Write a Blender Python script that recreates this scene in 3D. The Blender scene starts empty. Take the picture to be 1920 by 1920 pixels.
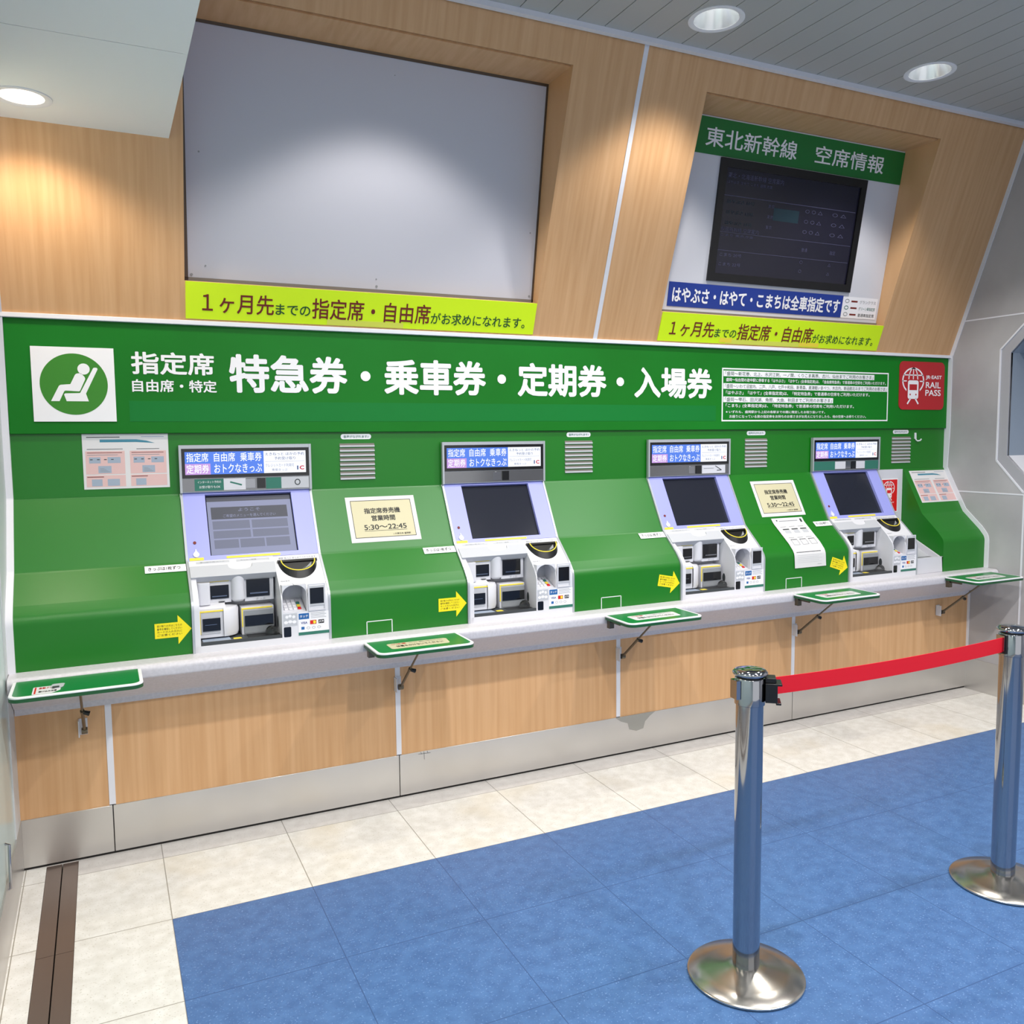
import bpy, bmesh, math, random
from mathutils import Vector, Matrix
random.seed(7)
S = bpy.context.scene
COL = S.collection
PI = math.pi

# ------------------------------------------------------------------ camera
def make_camera():
    cd = bpy.data.cameras.new('camera'); co = bpy.data.objects.new('camera', cd); COL.objects.link(co)
    yaw, pit, rol = [math.radians(a) for a in (25.3904, -5.0063, -0.5363)]
    F = Vector((math.sin(yaw)*math.cos(pit), math.cos(yaw)*math.cos(pit), math.sin(pit)))
    R = Vector((math.cos(yaw), -math.sin(yaw), 0)); U = R.cross(F)
    c, s = math.cos(rol), math.sin(rol)
    R2 = R*c + U*s; U2 = U*c - R*s
    m = Matrix((R2, U2, -F)).transposed().to_4x4(); m.translation = Vector((-.1387, -3.4391, 1.5364))
    co.matrix_world = m
    cd.sensor_fit = 'HORIZONTAL'; cd.sensor_width = 36; cd.lens = 1617.0/1920*36
    cd.clip_start = .05; cd.clip_end = 60
    S.camera = co
make_camera()

# ------------------------------------------------------------------ world, exposure
W = bpy.data.worlds.new('world'); S.world = W; W.use_nodes = True
bg = W.node_tree.nodes['Background']
bg.inputs[0].default_value = (.95, .97, 1.0, 1); bg.inputs[1].default_value = .98
S.view_settings.view_transform = 'Standard'; S.view_settings.look = 'None'
S.view_settings.exposure = 0.07; S.view_settings.gamma = 1.0
try: S.view_settings.use_curve_mapping = False
except Exception: pass
SPOT_W = 44; ROOM_W = 92

# ------------------------------------------------------------------ materials
def lin(c):
    if isinstance(c, str): c = tuple(int(c[i:i+2], 16) for i in (0, 2, 4))
    return tuple(((v/255)/12.92 if v/255 <= .04045 else ((v/255+.055)/1.055)**2.4) for v in c)
MATS = {}
def mat(name, col, rough=.5, metal=0, spec=.5, emit=0, coat=0, trans=0, alpha=1):
    if name in MATS: return MATS[name]
    m = bpy.data.materials.new(name); m.use_nodes = True
    b = m.node_tree.nodes['Principled BSDF']; c = lin(col)
    b.inputs['Base Color'].default_value = (*c, 1); b.inputs['Roughness'].default_value = rough
    b.inputs['Metallic'].default_value = metal; b.inputs['Specular IOR Level'].default_value = spec
    b.inputs['Coat Weight'].default_value = coat
    b.inputs['Transmission Weight'].default_value = trans
    if emit:
        b.inputs['Emission Color'].default_value = (*c, 1); b.inputs['Emission Strength'].default_value = emit
        b.inputs['Base Color'].default_value = (0, 0, 0, 1)
    MATS[name] = m
    return m
def nodes(m): return m.node_tree.nodes, m.node_tree.links, m.node_tree.nodes['Principled BSDF']
def noise_mix(m, c1, c2, scale, stretch=(1, 1, 1), detail=4, lo=.35, hi=.65, rough_var=None, bump=0):
    n, l, b = nodes(m)
    tc = n.new('ShaderNodeTexCoord'); mp = n.new('ShaderNodeMapping'); mp.inputs['Scale'].default_value = stretch
    no = n.new('ShaderNodeTexNoise'); no.inputs['Scale'].default_value = scale; no.inputs['Detail'].default_value = detail
    cr = n.new('ShaderNodeValToRGB'); cr.color_ramp.elements[0].position = lo; cr.color_ramp.elements[1].position = hi
    cr.color_ramp.elements[0].color = (*lin(c1), 1); cr.color_ramp.elements[1].color = (*lin(c2), 1)
    geo = n.new('ShaderNodeNewGeometry')
    l.new(geo.outputs['Position'], mp.inputs[0]); l.new(mp.outputs[0], no.inputs['Vector'])
    l.new(no.outputs[0], cr.inputs[0]); l.new(cr.outputs[0], b.inputs['Base Color'])
    if bump:
        bp = n.new('ShaderNodeBump'); bp.inputs['Strength'].default_value = bump; bp.inputs['Distance'].default_value = .001
        l.new(no.outputs[0], bp.inputs['Height']); l.new(bp.outputs[0], b.inputs['Normal'])
    return cr
def mixcol(m, fac_socket, col2, upstream):
    n, l, b = nodes(m)
    mx = n.new('ShaderNodeMix'); mx.data_type = 'RGBA'
    l.new(upstream, mx.inputs['A']); mx.inputs['B'].default_value = (*lin(col2), 1)
    l.new(fac_socket, mx.inputs['Factor']); l.new(mx.outputs['Result'], b.inputs['Base Color'])
    return mx.outputs['Result']
def math_node(m, op, a, b_=None):
    n, l, _ = nodes(m); k = n.new('ShaderNodeMath'); k.operation = op
    for i, v in enumerate((a, b_)):
        if v is None: continue
        if isinstance(v, (int, float)): k.inputs[i].default_value = v
        else: l.new(v, k.inputs[i])
    return k.outputs[0]
def tile_joint(m, upstream, joint_col, step=.45, ox=0.0, oy=-.122, w=.0016):
    n, l, b = nodes(m)
    geo = n.new('ShaderNodeNewGeometry'); sp = n.new('ShaderNodeSeparateXYZ'); l.new(geo.outputs['Position'], sp.inputs[0])
    fs = []
    for ax, off in ((0, ox), (1, oy)):
        t = math_node(m, 'SUBTRACT', sp.outputs[ax], off - step/2)
        t = math_node(m, 'DIVIDE', t, step); t = math_node(m, 'FRACT', t)
        t = math_node(m, 'SUBTRACT', t, .5); t = math_node(m, 'ABSOLUTE', t)
        fs.append(math_node(m, 'LESS_THAN', t, w/step))
    f = math_node(m, 'MAXIMUM', fs[0], fs[1])
    return mixcol(m, f, joint_col, upstream)

M_wood = mat('wood_laminate', 'C79A6C', .42, spec=.35)
noise_mix(M_wood, 'C89A6C', 'D6AA7E', 5.0, (9, 1.0, .28), 6, .3, .7)
def flooring(name, c1, c2, joint, rough, fleck, fleck2=None, stain=None):
    m = mat(name, c1, rough, spec=.4)
    cr = noise_mix(m, c1, c2, 22, (1, 1, 1), 5, .35, .65)
    n, l, b = nodes(m)
    up = cr.outputs[0]
    geo = n.new('ShaderNodeNewGeometry')
    if stain:
        no = n.new('ShaderNodeTexNoise'); no.inputs['Scale'].default_value = 2.3; no.inputs['Detail'].default_value = 3
        l.new(geo.outputs['Position'], no.inputs['Vector'])
        r = n.new('ShaderNodeMapRange'); r.inputs['From Min'].default_value = .55; r.inputs['From Max'].default_value = .75; r.inputs['To Max'].default_value = .5
        l.new(no.outputs[0], r.inputs['Value']); up = mixcol(m, r.outputs[0], stain, up)
    for col, sc, th in ((fleck, 160, .70), (fleck2, 75, .72)):
        if not col: continue
        no = n.new('ShaderNodeTexNoise'); no.inputs['Scale'].default_value = sc; no.inputs['Detail'].default_value = 1
        l.new(geo.outputs['Position'], no.inputs['Vector'])
        r = n.new('ShaderNodeMapRange'); r.inputs['From Min'].default_value = th-.06; r.inputs['From Max'].default_value = th; r.inputs['To Max'].default_value = .6
        l.new(no.outputs[0], r.inputs['Value']); up = mixcol(m, r.outputs[0], col, up)
    tile_joint(m, up, joint)
    b.inputs['Coat Weight'].default_value = .18; b.inputs['Coat Roughness'].default_value = .14
    return m
M_floorw = flooring('white_floor_tile', 'DAD7D0', 'E8E6E1', '9A9488', .42, 'B9B3A4', None, 'D2C3A4')
M_floorg = flooring('grey_floor_tile', 'C9C4C0', 'D3CFCB', '8F8A84', .42, 'B0AAA2')
M_blue = flooring('blue_floor_tile', '44679A', '4F75A9', '3A5888', .40, '7E9FD0', '3A5E93')
M_green = mat('green_panel', '056C08', .38, spec=.5, coat=.15)
nodes(M_green)[2].inputs['Coat Roughness'].default_value = .4
M_green_h = mat('green_header', '0B7A20', .45, spec=.25)
noise_mix(M_green_h, '066812', '09721A', 1.2)
M_green_patch = mat('green_patch', '06702A', .45, spec=.25)
M_white = mat('white_plastic', 'D5D5DB', .4)
M_offwhite = mat('off_white', 'CDCDD4', .45)
M_trim = mat('white_trim', 'DDDDE4', .35)
M_ledge = mat('ledge_solid_surface', 'CDC9CE', .33)
noise_mix(M_ledge, 'C6C3C9', 'D0CDD3', 90, (1, 1, 1), 3)
M_steel = mat('brushed_steel', 'B9B6B1', .30, metal=.9)
noise_mix(M_steel, 'C9C6C3', 'D4D1CE', 2, (1, 1, 1), 3)
nodes(M_steel)[2].inputs['Metallic'].default_value = .85
M_track = mat('door_track_steel', '83736A', .35, metal=.6)  # stainless steel; the brown it reflects is put into the base colour
M_stone = mat('grey_stone', 'A8A6A8', .5)
noise_mix(M_stone, '9B989B', 'B6B4B6', 2.2, (1, 1, 1), 8, .3, .7)
M_stone2 = mat('grey_stone_frame', 'A5A4AA', .5)
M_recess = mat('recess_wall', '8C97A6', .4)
M_jamb = mat('jamb', 'C9CCCE', .4)
M_leftdoor = mat('left_door', 'BCCDC9', .2)
M_ceil = mat('ceiling_slat', 'B0B0AE', .45, metal=0)
M_dark = mat('dark_gap', '151312', .7)
M_lowceil = mat('low_ceiling', 'EFEDEB', .7)
M_board = mat('blank_board_white', 'BFBFC9', .45)
M_bframe = mat('board_frame', '4A3A2C', .4)
M_bframe2 = mat('board_frame_grey', '7A746C', .4)
M_yel = mat('lime_yellow', 'D6F606', .5)
M_yel2 = mat('sticker_yellow', 'F0DC12', .5)
M_label_y = mat('label_yellow', 'F0D83C', .5)
M_tape = mat('worn_tape', 'D8DC52', .5)
M_dred = mat('dark_red_ink', '6E1A0C', .6)
M_dgreen = mat('dark_green_ink', '0C4A22', .6)
M_wink = mat('white_ink', 'E9E8EC', .5)
M_black = mat('black', '0B0B0E', .35)
M_ink = mat('black_ink', '1C1C1C', .6)
M_grey = mat('mid_grey', '8C8F94', .5)
M_lgrey = mat('light_grey', 'B9BBC1', .45)
M_dgrey = mat('dark_grey', '3B3F42', .45)
M_lav = mat('lavender_panel', '989CE0', .35)
M_screen = mat('dark_screen', '23252F', .12, spec=.6)
M_glassblack = mat('glossy_black', '07070A', .12, spec=.7)
M_silver = mat('silver_frame', 'B4B8BE', .3, metal=.4)
M_mirror = mat('mirror_strip', '8A8A8C', .12, metal=.9)
M_red = mat('sign_red', 'B01E26', .45)
M_red2 = mat('sticker_red', 'D3131C', .4)
M_navy = mat('navy_banner', '12328A', .45)
M_cream = mat('cream_paper', 'C6BF9E', .6)
M_paper = mat('paper', 'D6D4D6', .6)
M_pink = mat('poster_pink', 'D8B4B2', .6)
M_pblue = mat('poster_blue', '9AA6B8', .6)
M_train = mat('poster_train', '3E7F96', .6)
M_olive = mat('pictogram_green', '2F7D17', .45)
M_teal = mat('teal_sticker', '2C6E5E', .45)
M_chrome = mat('chrome', 'A6A7AB', .07, metal=1)
M_base = mat('brushed_base', 'C0BCB4', .22, metal=1)
M_belt = mat('red_belt', 'D8001E', .6)
M_shelf = mat('shelf_green', '0A7A3A', .3)
M_shelfd = mat('shelf_dark_green', '11502A', .4)
M_strut = mat('strut_metal', '6A6152', .3, metal=.7)
M_monitor = mat('monitor_bezel', '0A090C', .3)
M_mscreen = mat('monitor_screen', '1B1A2A', .18, spec=.5)
M_mtext = mat('monitor_text', '4A4A66', .4)
M_mteal = mat('monitor_teal', '15323E', .4)
M_e_blue = mat('lit_blue', '5482EC', emit=1.0)
M_e_white = mat('lit_white', 'F4F7FF', emit=1.1)
M_e_pink = mat('lit_pink', 'C89CE2', emit=1.0)
M_e_ink = mat('lit_ink', '5A6C9A', emit=.9)
M_e_red = mat('lit_red', 'D0304C', emit=.9)
M_e_s1 = mat('lit_screen_grey', '8A90B2', emit=.95)
M_e_s2 = mat('lit_screen_button', '6E748E', emit=.9)
M_e_s3 = mat('lit_screen_dark', '434758', emit=.8)
M_lamp = mat('lamp_glow', 'FFFDF6', emit=9)
M_lampw = mat('lamp_glow_warm', 'FFE9CC', emit=6)
M_refl = mat('lamp_reflector', 'D4D7DA', .2, metal=.6)
M_clear = mat('clear_plastic', 'F2F0F0', .05, trans=1)
M_bluecard = mat('card_blue', '1E5FA0', .4)
M_orange = mat('card_orange', 'C4502A', .4)
M_stain = mat('steel_stain', 'A3A19B', .45, metal=.4)

# ------------------------------------------------------------------ frames and mesh builder
class Fr:
    """a surface frame: pt(x, v, n): v runs along V from v0"""
    def __init__(s, O, U, V, v0=0):
        s.O, s.U, s.V, s.v0 = Vector(O), Vector(U), Vector(V), v0
        s.N = s.U.cross(s.V).normalized()
    def pt(s, u, v, n=0): return s.O + s.U*u + s.V*(v-s.v0) + s.N*n
def vert(y): return Fr((0, y, 0), (1, 0, 0), (0, 0, 1))
def slope(yb, zb, yt, zt): return Fr((0, yb, zb), (1, 0, 0), (0, (yt-yb)/(zt-zb), 1), zb)
def rounded(pts, radii, seg=5):
    out = []; n = len(pts)
    for i, p in enumerate(pts):
        r = radii[i] if isinstance(radii, (list, tuple)) else radii
        if r <= 0: out.append(tuple(p)); continue
        P = Vector(p); A = Vector(pts[i-1]); B = Vector(pts[(i+1) % n])
        a = (A-P).normalized(); b = (B-P).normalized(); ang = a.angle(b)
        d = min(r/math.tan(ang/2), .49*(A-P).length, .49*(B-P).length); r2 = d*math.tan(ang/2)
        c = P + (a+b).normalized()*(r2/math.sin(ang/2))
        s0 = P+a*d-c; s1 = P+b*d-c
        a0 = math.atan2(s0.y, s0.x); a1 = math.atan2(s1.y, s1.x); da = (a1-a0+PI) % (2*PI)-PI
        for k in range(seg+1):
            t = a0+da*k/seg; out.append((c.x+abs(r2)*math.cos(t), c.y+abs(r2)*math.sin(t)))
    return out
TXT = {}
def text_mesh(s, bold):
    k = (s, bold)
    if k in TXT: return TXT[k]
    bold = bold*.85 if bold > .006 else 0
    cu = bpy.data.curves.new('t', 'FONT'); cu.body = s; cu.size = 1;  cu.resolution_u = 3
    ob = bpy.data.objects.new('t', cu); COL.objects.link(ob)
    dg = bpy.context.evaluated_depsgraph_get(); me = ob.evaluated_get(dg).to_mesh()
    vs = [(v.co.x, v.co.y, 0) for v in me.vertices]; fs = [tuple(p.vertices) for p in me.polygons]
    ob.evaluated_get(dg).to_mesh_clear(); bpy.data.objects.remove(ob); bpy.data.curves.remove(cu)
    if bold:
        n = len(vs); f0 = fs; v0 = vs; k8 = 8 if bold > .02 else 4
        for i in range(k8):
            t = 2*PI*(i+.5)/k8; b = len(vs)
            vs = vs+[(x+bold*math.cos(t)*1.05, y+bold*math.sin(t)*1.05, i+1) for x, y, _ in v0]; fs = fs+[tuple(b+q for q in f) for f in f0]
    xs = [v[0] for v in vs]; ys = [v[1] for v in vs]
    TXT[k] = (vs, fs, (min(xs), min(ys), max(xs), max(ys)))
    return TXT[k]
class MB:
    def __init__(s): s.v = []; s.f = []; s.m = []; s.mats = []
    def mi(s, m):
        if m not in s.mats: s.mats.append(m)
        return s.mats.index(m)
    def add(s, vs, fs, m):
        b = len(s.v); s.v += [Vector(v) for v in vs]; k = s.mi(m)
        for f in fs: s.f.append(tuple(b+i for i in f)); s.m.append(k)
        return s
    def box(s, a, b, m):
        x0, y0, z0 = [min(a[i], b[i]) for i in range(3)]; x1, y1, z1 = [max(a[i], b[i]) for i in range(3)]
        return s.add([(x0,y0,z0),(x1,y0,z0),(x1,y1,z0),(x0,y1,z0),(x0,y0,z1),(x1,y0,z1),(x1,y1,z1),(x0,y1,z1)],
                     [(0,3,2,1),(4,5,6,7),(0,1,5,4),(1,2,6,5),(2,3,7,6),(3,0,4,7)], m)
    def fpoly(s, F, pts, n0, n1, m, cap=True):
        """polygon pts (u,v) in frame, extruded from n0 (back) to n1 (front)"""
        k = len(pts)
        if abs(n1-n0) < 1e-9: return s.add([F.pt(u, v, n1) for u, v in pts], [tuple(range(k))], m)
        vs = [F.pt(u, v, n0) for u, v in pts]+[F.pt(u, v, n1) for u, v in pts]
        fs = [tuple(range(k, 2*k)), tuple(reversed(range(k)))]+[(i, (i+1) % k, k+(i+1) % k, k+i) for i in range(k)]
        return s.add(vs, fs, m)
    def frect(s, F, u0, v0, u1, v1, n0, n1, m): return s.fpoly(F, [(u0,v0),(u1,v0),(u1,v1),(u0,v1)], n0, n1, m)
    def frame(s, F, u0, v0, u1, v1, w, n0, n1, m):
        s.frect(F, u0, v0, u1, v0+w, n0, n1, m); s.frect(F, u0, v1-w, u1, v1, n0, n1, m)
        s.frect(F, u0, v0+w, u0+w, v1-w, n0, n1, m); s.frect(F, u1-w, v0+w, u1, v1-w, n0, n1, m); return s
    def xpoly(s, pts, x0, x1, m):
        """profile pts (y,z) extruded along x"""
        k = len(pts); vs = [(x0, y, z) for y, z in pts]+[(x1, y, z) for y, z in pts]
        fs = [tuple(range(k)), tuple(reversed(range(k, 2*k)))]+[(i, k+i, k+(i+1) % k, (i+1) % k) for i in range(k)]
        return s.add(vs, fs, m)
    def ell(s, F, cu, cv, ru, rv, n0, n1, m, seg=32, a0=0, a1=2*PI):
        full = abs(a1-a0-2*PI) < 1e-6
        pts = [(cu+ru*math.cos(a0+(a1-a0)*i/seg), cv+rv*math.sin(a0+(a1-a0)*i/seg)) for i in range(seg if full else seg+1)]
        return s.fpoly(F, pts, n0, n1, m)
    def ring(s, F, cu, cv, ru, rv, w, n0, n1, m, seg=32, a0=0, a1=2*PI):
        for i in range(seg):
            p = [a0+(a1-a0)*(i+j)/seg for j in (0, 1)]
            q = [(cu+(ru)*math.cos(t), cv+(rv)*math.sin(t)) for t in p]+[(cu+(ru-w)*math.cos(t), cv+(rv-w)*math.sin(t)) for t in reversed(p)]
            s.fpoly(F, q, n0, n1, m)
        return s
    def line(s, F, pts, w, n0, n1, m):
        for (a, b), (c, d) in zip(pts, pts[1:]):
            D = Vector((c-a, d-b)); L = D.length; D /= L; P = Vector((-D.y, D.x))*w/2
            s.fpoly(F, [(a-P.x, b-P.y), (c-P.x, d-P.y), (c+P.x, d+P.y), (a+P.x, b+P.y)], n0, n1, m)
        return s
    def text(s, F, t, u0, v0, u1, v1, n, m, bold=.0):
        vs, fs, (a, b, c, d) = text_mesh(t, bold)
        return s.add([F.pt(u0+(x-a)/(c-a)*(u1-u0), v0+(y-b)/(d-b)*(v1-v0), n+q*.00004) for x, y, q in vs], fs, m)
    def tube(s, path, r, m, seg=12, cap=True):
        path = [Vector(p) for p in path]; rs = r if isinstance(r, (list, tuple)) else [r]*len(path); rings = []; vs = []
        for i, p in enumerate(path):
            t = (path[min(i+1, len(path)-1)]-path[max(i-1, 0)]).normalized()
            a = t.orthogonal().normalized() if i == 0 else (pa - t*pa.dot(t)).normalized()
            pa = a; b = t.cross(a)
            vs += [p+(a*math.cos(2*PI*k/seg)+b*math.sin(2*PI*k/seg))*rs[i] for k in range(seg)]
        fs = [(i*seg+k, i*seg+(k+1) % seg, (i+1)*seg+(k+1) % seg, (i+1)*seg+k) for i in range(len(path)-1) for k in range(seg)]
        if cap: fs += [tuple(reversed(range(seg))), tuple(range((len(path)-1)*seg, len(path)*seg))]
        return s.add(vs, fs, m)
    def lathe(s, c, prof, m, seg=48, a0=0, a1=2*PI):
        c = Vector(c); full = abs(a1-a0-2*PI) < 1e-6; n = seg if full else seg+1; vs = []; fs = []
        for r, z in prof: vs += [c+Vector((r*math.cos(a0+(a1-a0)*k/seg), r*math.sin(a0+(a1-a0)*k/seg), z)) for k in range(n)]
        for i in range(len(prof)-1):
            for k in range(seg): fs.append((i*n+k, i*n+(k+1) % n, (i+1)*n+(k+1) % n, (i+1)*n+k))
        return s.add(vs, fs, m)
    def build(s, name, parent=None, smooth=35, bevel=0, props=None):
        me = bpy.data.meshes.new(name); o = bpy.data.objects.new(name, me); COL.objects.link(o)
        org = parent.get('_o') if parent else None
        if parent: org = Vector(parent['_o'])
        else:
            xs = [v.x for v in s.v]; ys = [v.y for v in s.v]; zs = [v.z for v in s.v]
            org = Vector(((min(xs)+max(xs))/2, (min(ys)+max(ys))/2, min(zs)))
        me.from_pydata([v-org for v in s.v], [], s.f)
        for m in s.mats: me.materials.append(m)
        me.polygons.foreach_set('material_index', s.m)
        bm = bmesh.new(); bm.from_mesh(me)
        bmesh.ops.remove_doubles(bm, verts=bm.verts, dist=1e-6)
        bmesh.ops.recalc_face_normals(bm, faces=bm.faces) if not getattr(s, 'keepn', False) else None
        th = math.radians(smooth)
        for f in bm.faces: f.smooth = True
        for e in bm.edges: e.smooth = len(e.link_faces) == 2 and e.calc_face_angle(9) < th
        bm.to_mesh(me); bm.free()
        if parent: o.parent = parent
        else: o.location = org
        o['_o'] = tuple(org)
        if bevel:
            b = o.modifiers.new('b', 'BEVEL'); b.width = bevel; b.segments = 2; b.limit_method = 'ANGLE'; b.angle_limit = math.radians(40)
            b.harden_normals = False
        if props:
            for k, v in props.items(): o[k] = v
        return o
def thing(name, loc, label, cat, group=None):
    o = bpy.data.objects.new(name, None); COL.objects.link(o); o.location = loc; o.empty_display_size = .1
    o['_o'] = tuple(loc); o['label'] = label; o['category'] = cat
    if group: o['group'] = group
    return o
def tag(o, label, cat, group=None):
    o['label'] = label; o['category'] = cat
    if group: o['group'] = group
    return o
def struct(o): o['kind'] = 'structure'; return o
def copy_tree(o, parent=None):
    c = o.copy(); COL.objects.link(c); c.parent = parent
    for ch in [x for x in KIDS.get(o.name, [])]: copy_tree(ch, c)
    return c
KIDS = {}
def index_kids():
    KIDS.clear()
    for o in S.objects:
        if o.parent: KIDS.setdefault(o.parent.name, []).append(o)

# ------------------------------------------------------------------ measured layout
XL, XR = -.458, 4.512
G0 = -.436                                   # green left end
ML = [.1345, 1.2342, 2.3341, 3.4261]; MW = .517
A = (.184, 1.9805); J = (-.260, 3.196)
Fslant = slope(A[0], A[1], J[0], J[1])
Fhead = vert(.184); Fsub = vert(.197)
Cc = (.194, 1.322); Dd = (.053, 1.067); N1 = (-.058, .969)
F_cd = slope(Dd[0], Dd[1], Cc[0], Cc[1])
F_dn = slope(N1[0], N1[1], Dd[0], Dd[1])
Ffr = vert(-.096)
Fboard = slope(.178, 2.1485, .008, 3.066)

# ================================================================== STRUCTURE
mb = MB(); mb.box((-.281, .3, -.1), (XR+.3, -.122, 0), M_floorg); mb.box((XL-.1, .3, -.1), (-.281, 0, 0), M_floorg); struct(mb.build('floor'))
mb = MB(); mb.box((XL-.1, 0, -.1), (-.385, -7, 0), M_floorw); mb.box((-.281, -.122, -.1), (0, -7, 0), M_floorw)
mb.box((0, -.122, -.1), (XR+.3, -.572, 0), M_floorw); struct(mb.build('floor'))
mb = MB(); mb.box((0, -.572, -.1), (XR+.3, -7, 0), M_blue); struct(mb.build('floor'))
# sliding door track let into the floor
mb = MB()
for a, b in ((-.385, -.3345), (-.3325, -.281)):
    y = 0.0
    while y > -7:
        e = y-(.62 if y == 0 else 1.2); mb.box((a+.001, y, -.05), (b-.001, e+.002, -.002), M_track); y = e
mb.box((-.385, .0, -.09), (-.281, -7, -.02), M_dark)
tag(mb.build('door_track'), 'steel twin door track coloured with its brown reflection, set into the white floor at left', 'door track')

# lower back wall of wood laminate
SE = [-.159, .95, 2.048, 3.143]
mb = MB(); edges = [XL]+SE+[XR]
for i in range(5):
    a = edges[i]+(.0105 if i else 0); b = edges[i+1]-(.0105 if i < 4 else 0)
    mb.box((a, 0, .187), (b, .08, .60), M_wood)
mb.box((XL, .08, 0), (XR, .3, .60), M_wood)
struct(mb.build('wall_back'))
mb = MB()
for x in SE: mb.box((x-.011, -.002, .19), (x+.011, .08, .585), M_trim)
struct(mb.build('trim_1'))
mb = MB(); ks = [XL]+SE[:1]+[SE[1]]+[SE[3]]+[XR]
for a, b in zip(ks, ks[1:]): mb.box((a+.0015, -.004, .010), (b-.0015, .08, .187), M_steel)
mb.box((XL, .002, .0), (XR, .08, .18), M_dark)
struct(mb.build('baseboard_back', bevel=.001))
mb = MB(); F = vert(-.0045)
pts = [(2.03, .187), (2.06, .165), (2.10, .15), (2.11, .118), (2.15, .105), (2.19, .112), (2.20, .145), (2.23, .17), (2.26, .187)]
mb.fpoly(F, pts, 0, .0003, M_stain)
tag(mb.build('worn_tape'), 'worn grey tape patch on the steel skirting below the third shelf', 'stain')
mb = MB()
for l in ([(1.035, .178), (1.09, .176)], [(1.06, .187), (1.062, .15)], [(1.045, .187), (1.05, .176)], [(1.075, .187), (1.078, .175)]):
    mb.line(F, l, .0015, 0, .0003, M_dgrey)
tag(mb.build('scuff_mark'), 'thin scratched scuff mark on the steel skirting right of the second shelf', 'scratch')

# header top trim, slanted upper wall with two recesses
mb = MB(); mb.box((XL, .168, 1.9805), (XR, .3, 1.998), M_trim); struct(mb.build('trim_2', bevel=.002))
def slant_y(z): return A[0]+(J[0]-A[0])*(z-A[1])/(J[1]-A[1])
R1 = (.179, 1.6925); R2 = (2.3755, 3.8875); RZ = (2.1385, 3.060); U1 = 2.026
mb = MB()
def sl(x0, x1, z0, z1): mb.frect(Fslant, x0, z0, x1, z1, -.02, 0, M_wood)
for a, b, (r0, r1) in ((XL, U1-.011, R1), (U1+.011, XR, R2)):
    sl(a, b, 1.99, RZ[0]); sl(a, b, RZ[1], 3.2); sl(a, r0, RZ[0], RZ[1]); sl(r1, b, RZ[0], RZ[1])
for r0, r1 in (R1, R2):
    for x, d in ((r0, -.012), (r1, .012)):
        pts = [(slant_y(RZ[0])+.0215, RZ[0]), (slant_y(RZ[1])+.0215, RZ[1]), (.32, RZ[1]), (.32, RZ[0])]
        mb.xpoly(pts, x, x+d, M_wood)
    mb.box((r0-.012, slant_y(RZ[1])+.0215, RZ[1]), (r1+.012, .32, RZ[1]+.012), M_wood)
    mb.box((r0-.012, slant_y(RZ[0])+.0215, RZ[0]), (r1+.012, .32, RZ[0]-.012), M_wood)
struct(mb.build('wall_back'))
mb = MB(); mb.frect(Fslant, U1-.011, 1.99, U1+.011, 3.2, -.01, .002, M_trim); struct(mb.build('trim_3'))
mb = MB(); mb.box((.12, J[0]-.006, 3.175), (XR, J[0]-.032, 3.205), M_trim); struct(mb.build('trim_4'))

# ceilings
def cut_round(o, centres, r, z0, z1):
    m = MB()
    for x, y in centres: m.lathe((x, y, 0), [(r, z0), (r, z1)], M_dark, 40)
    for x, y in centres:
        m.add([(x+r*math.cos(2*PI*k/40), y+r*math.sin(2*PI*k/40), z) for z in (z0, z1) for k in range(40)], [tuple(range(40)), tuple(range(40, 80))], M_dark)
    c = m.build('cutter')
    md = o.modifiers.new('x', 'BOOLEAN'); md.object = c; md.operation = 'DIFFERENCE'; md.solver = 'EXACT'
    bpy.context.view_layer.update()
    dg = bpy.context.evaluated_depsgraph_get(); me = bpy.data.meshes.new_from_object(o.evaluated_get(dg))
    for p in me.polygons: p.use_smooth = False
    o.modifiers.clear(); o.data = me; bpy.data.objects.remove(c)
CZ = 3.196; LOWZ = 2.607
LX = [.94, 2.17, 3.40]; LY = [-.53, -2.0, -3.5]
mb = MB(); st = .1277; x = 1.408-st*10
while x < XR-.01:
    a, b = max(x+.002, .135), min(x+st-.002, XR)
    if b > a: mb.box((a, J[0]-.03, CZ), (b, -6.5, CZ+.012), M_ceil)
    x += st
ceil = struct(mb.build('ceiling')); cut_round(ceil, [(x, y) for x in LX for y in LY], .098, CZ-.05, CZ+.05)
mb = MB(); mb.box((.1, .3, CZ+.016), (XR+.1, -6.5, CZ+.03), M_dark)
back = struct(mb.build('ceiling')); cut_round(back, [(x, y) for x in LX for y in LY], .098, CZ-.05, CZ+.05)
mb = MB()
for y0, y1 in ((.1, -.786), (-.789, -2.4), (-2.403, -4.2)): mb.box((XL, y0, LOWZ), (.131, y1, LOWZ+.02), M_lowceil)
mb.box((XL, .1, LOWZ+.021), (.131, -4.2, LOWZ+.04), M_lowceil)
mb.box((.131, -.2, LOWZ+.0005), (.119, -4.2, CZ+.02), M_lowceil)
low = struct(mb.build('ceiling')); LOWL = [(-.312, -.262), (-.312, -1.9), (-.312, -3.6)]
cut_round(low, LOWL, .072, LOWZ-.05, LOWZ+.1)

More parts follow.
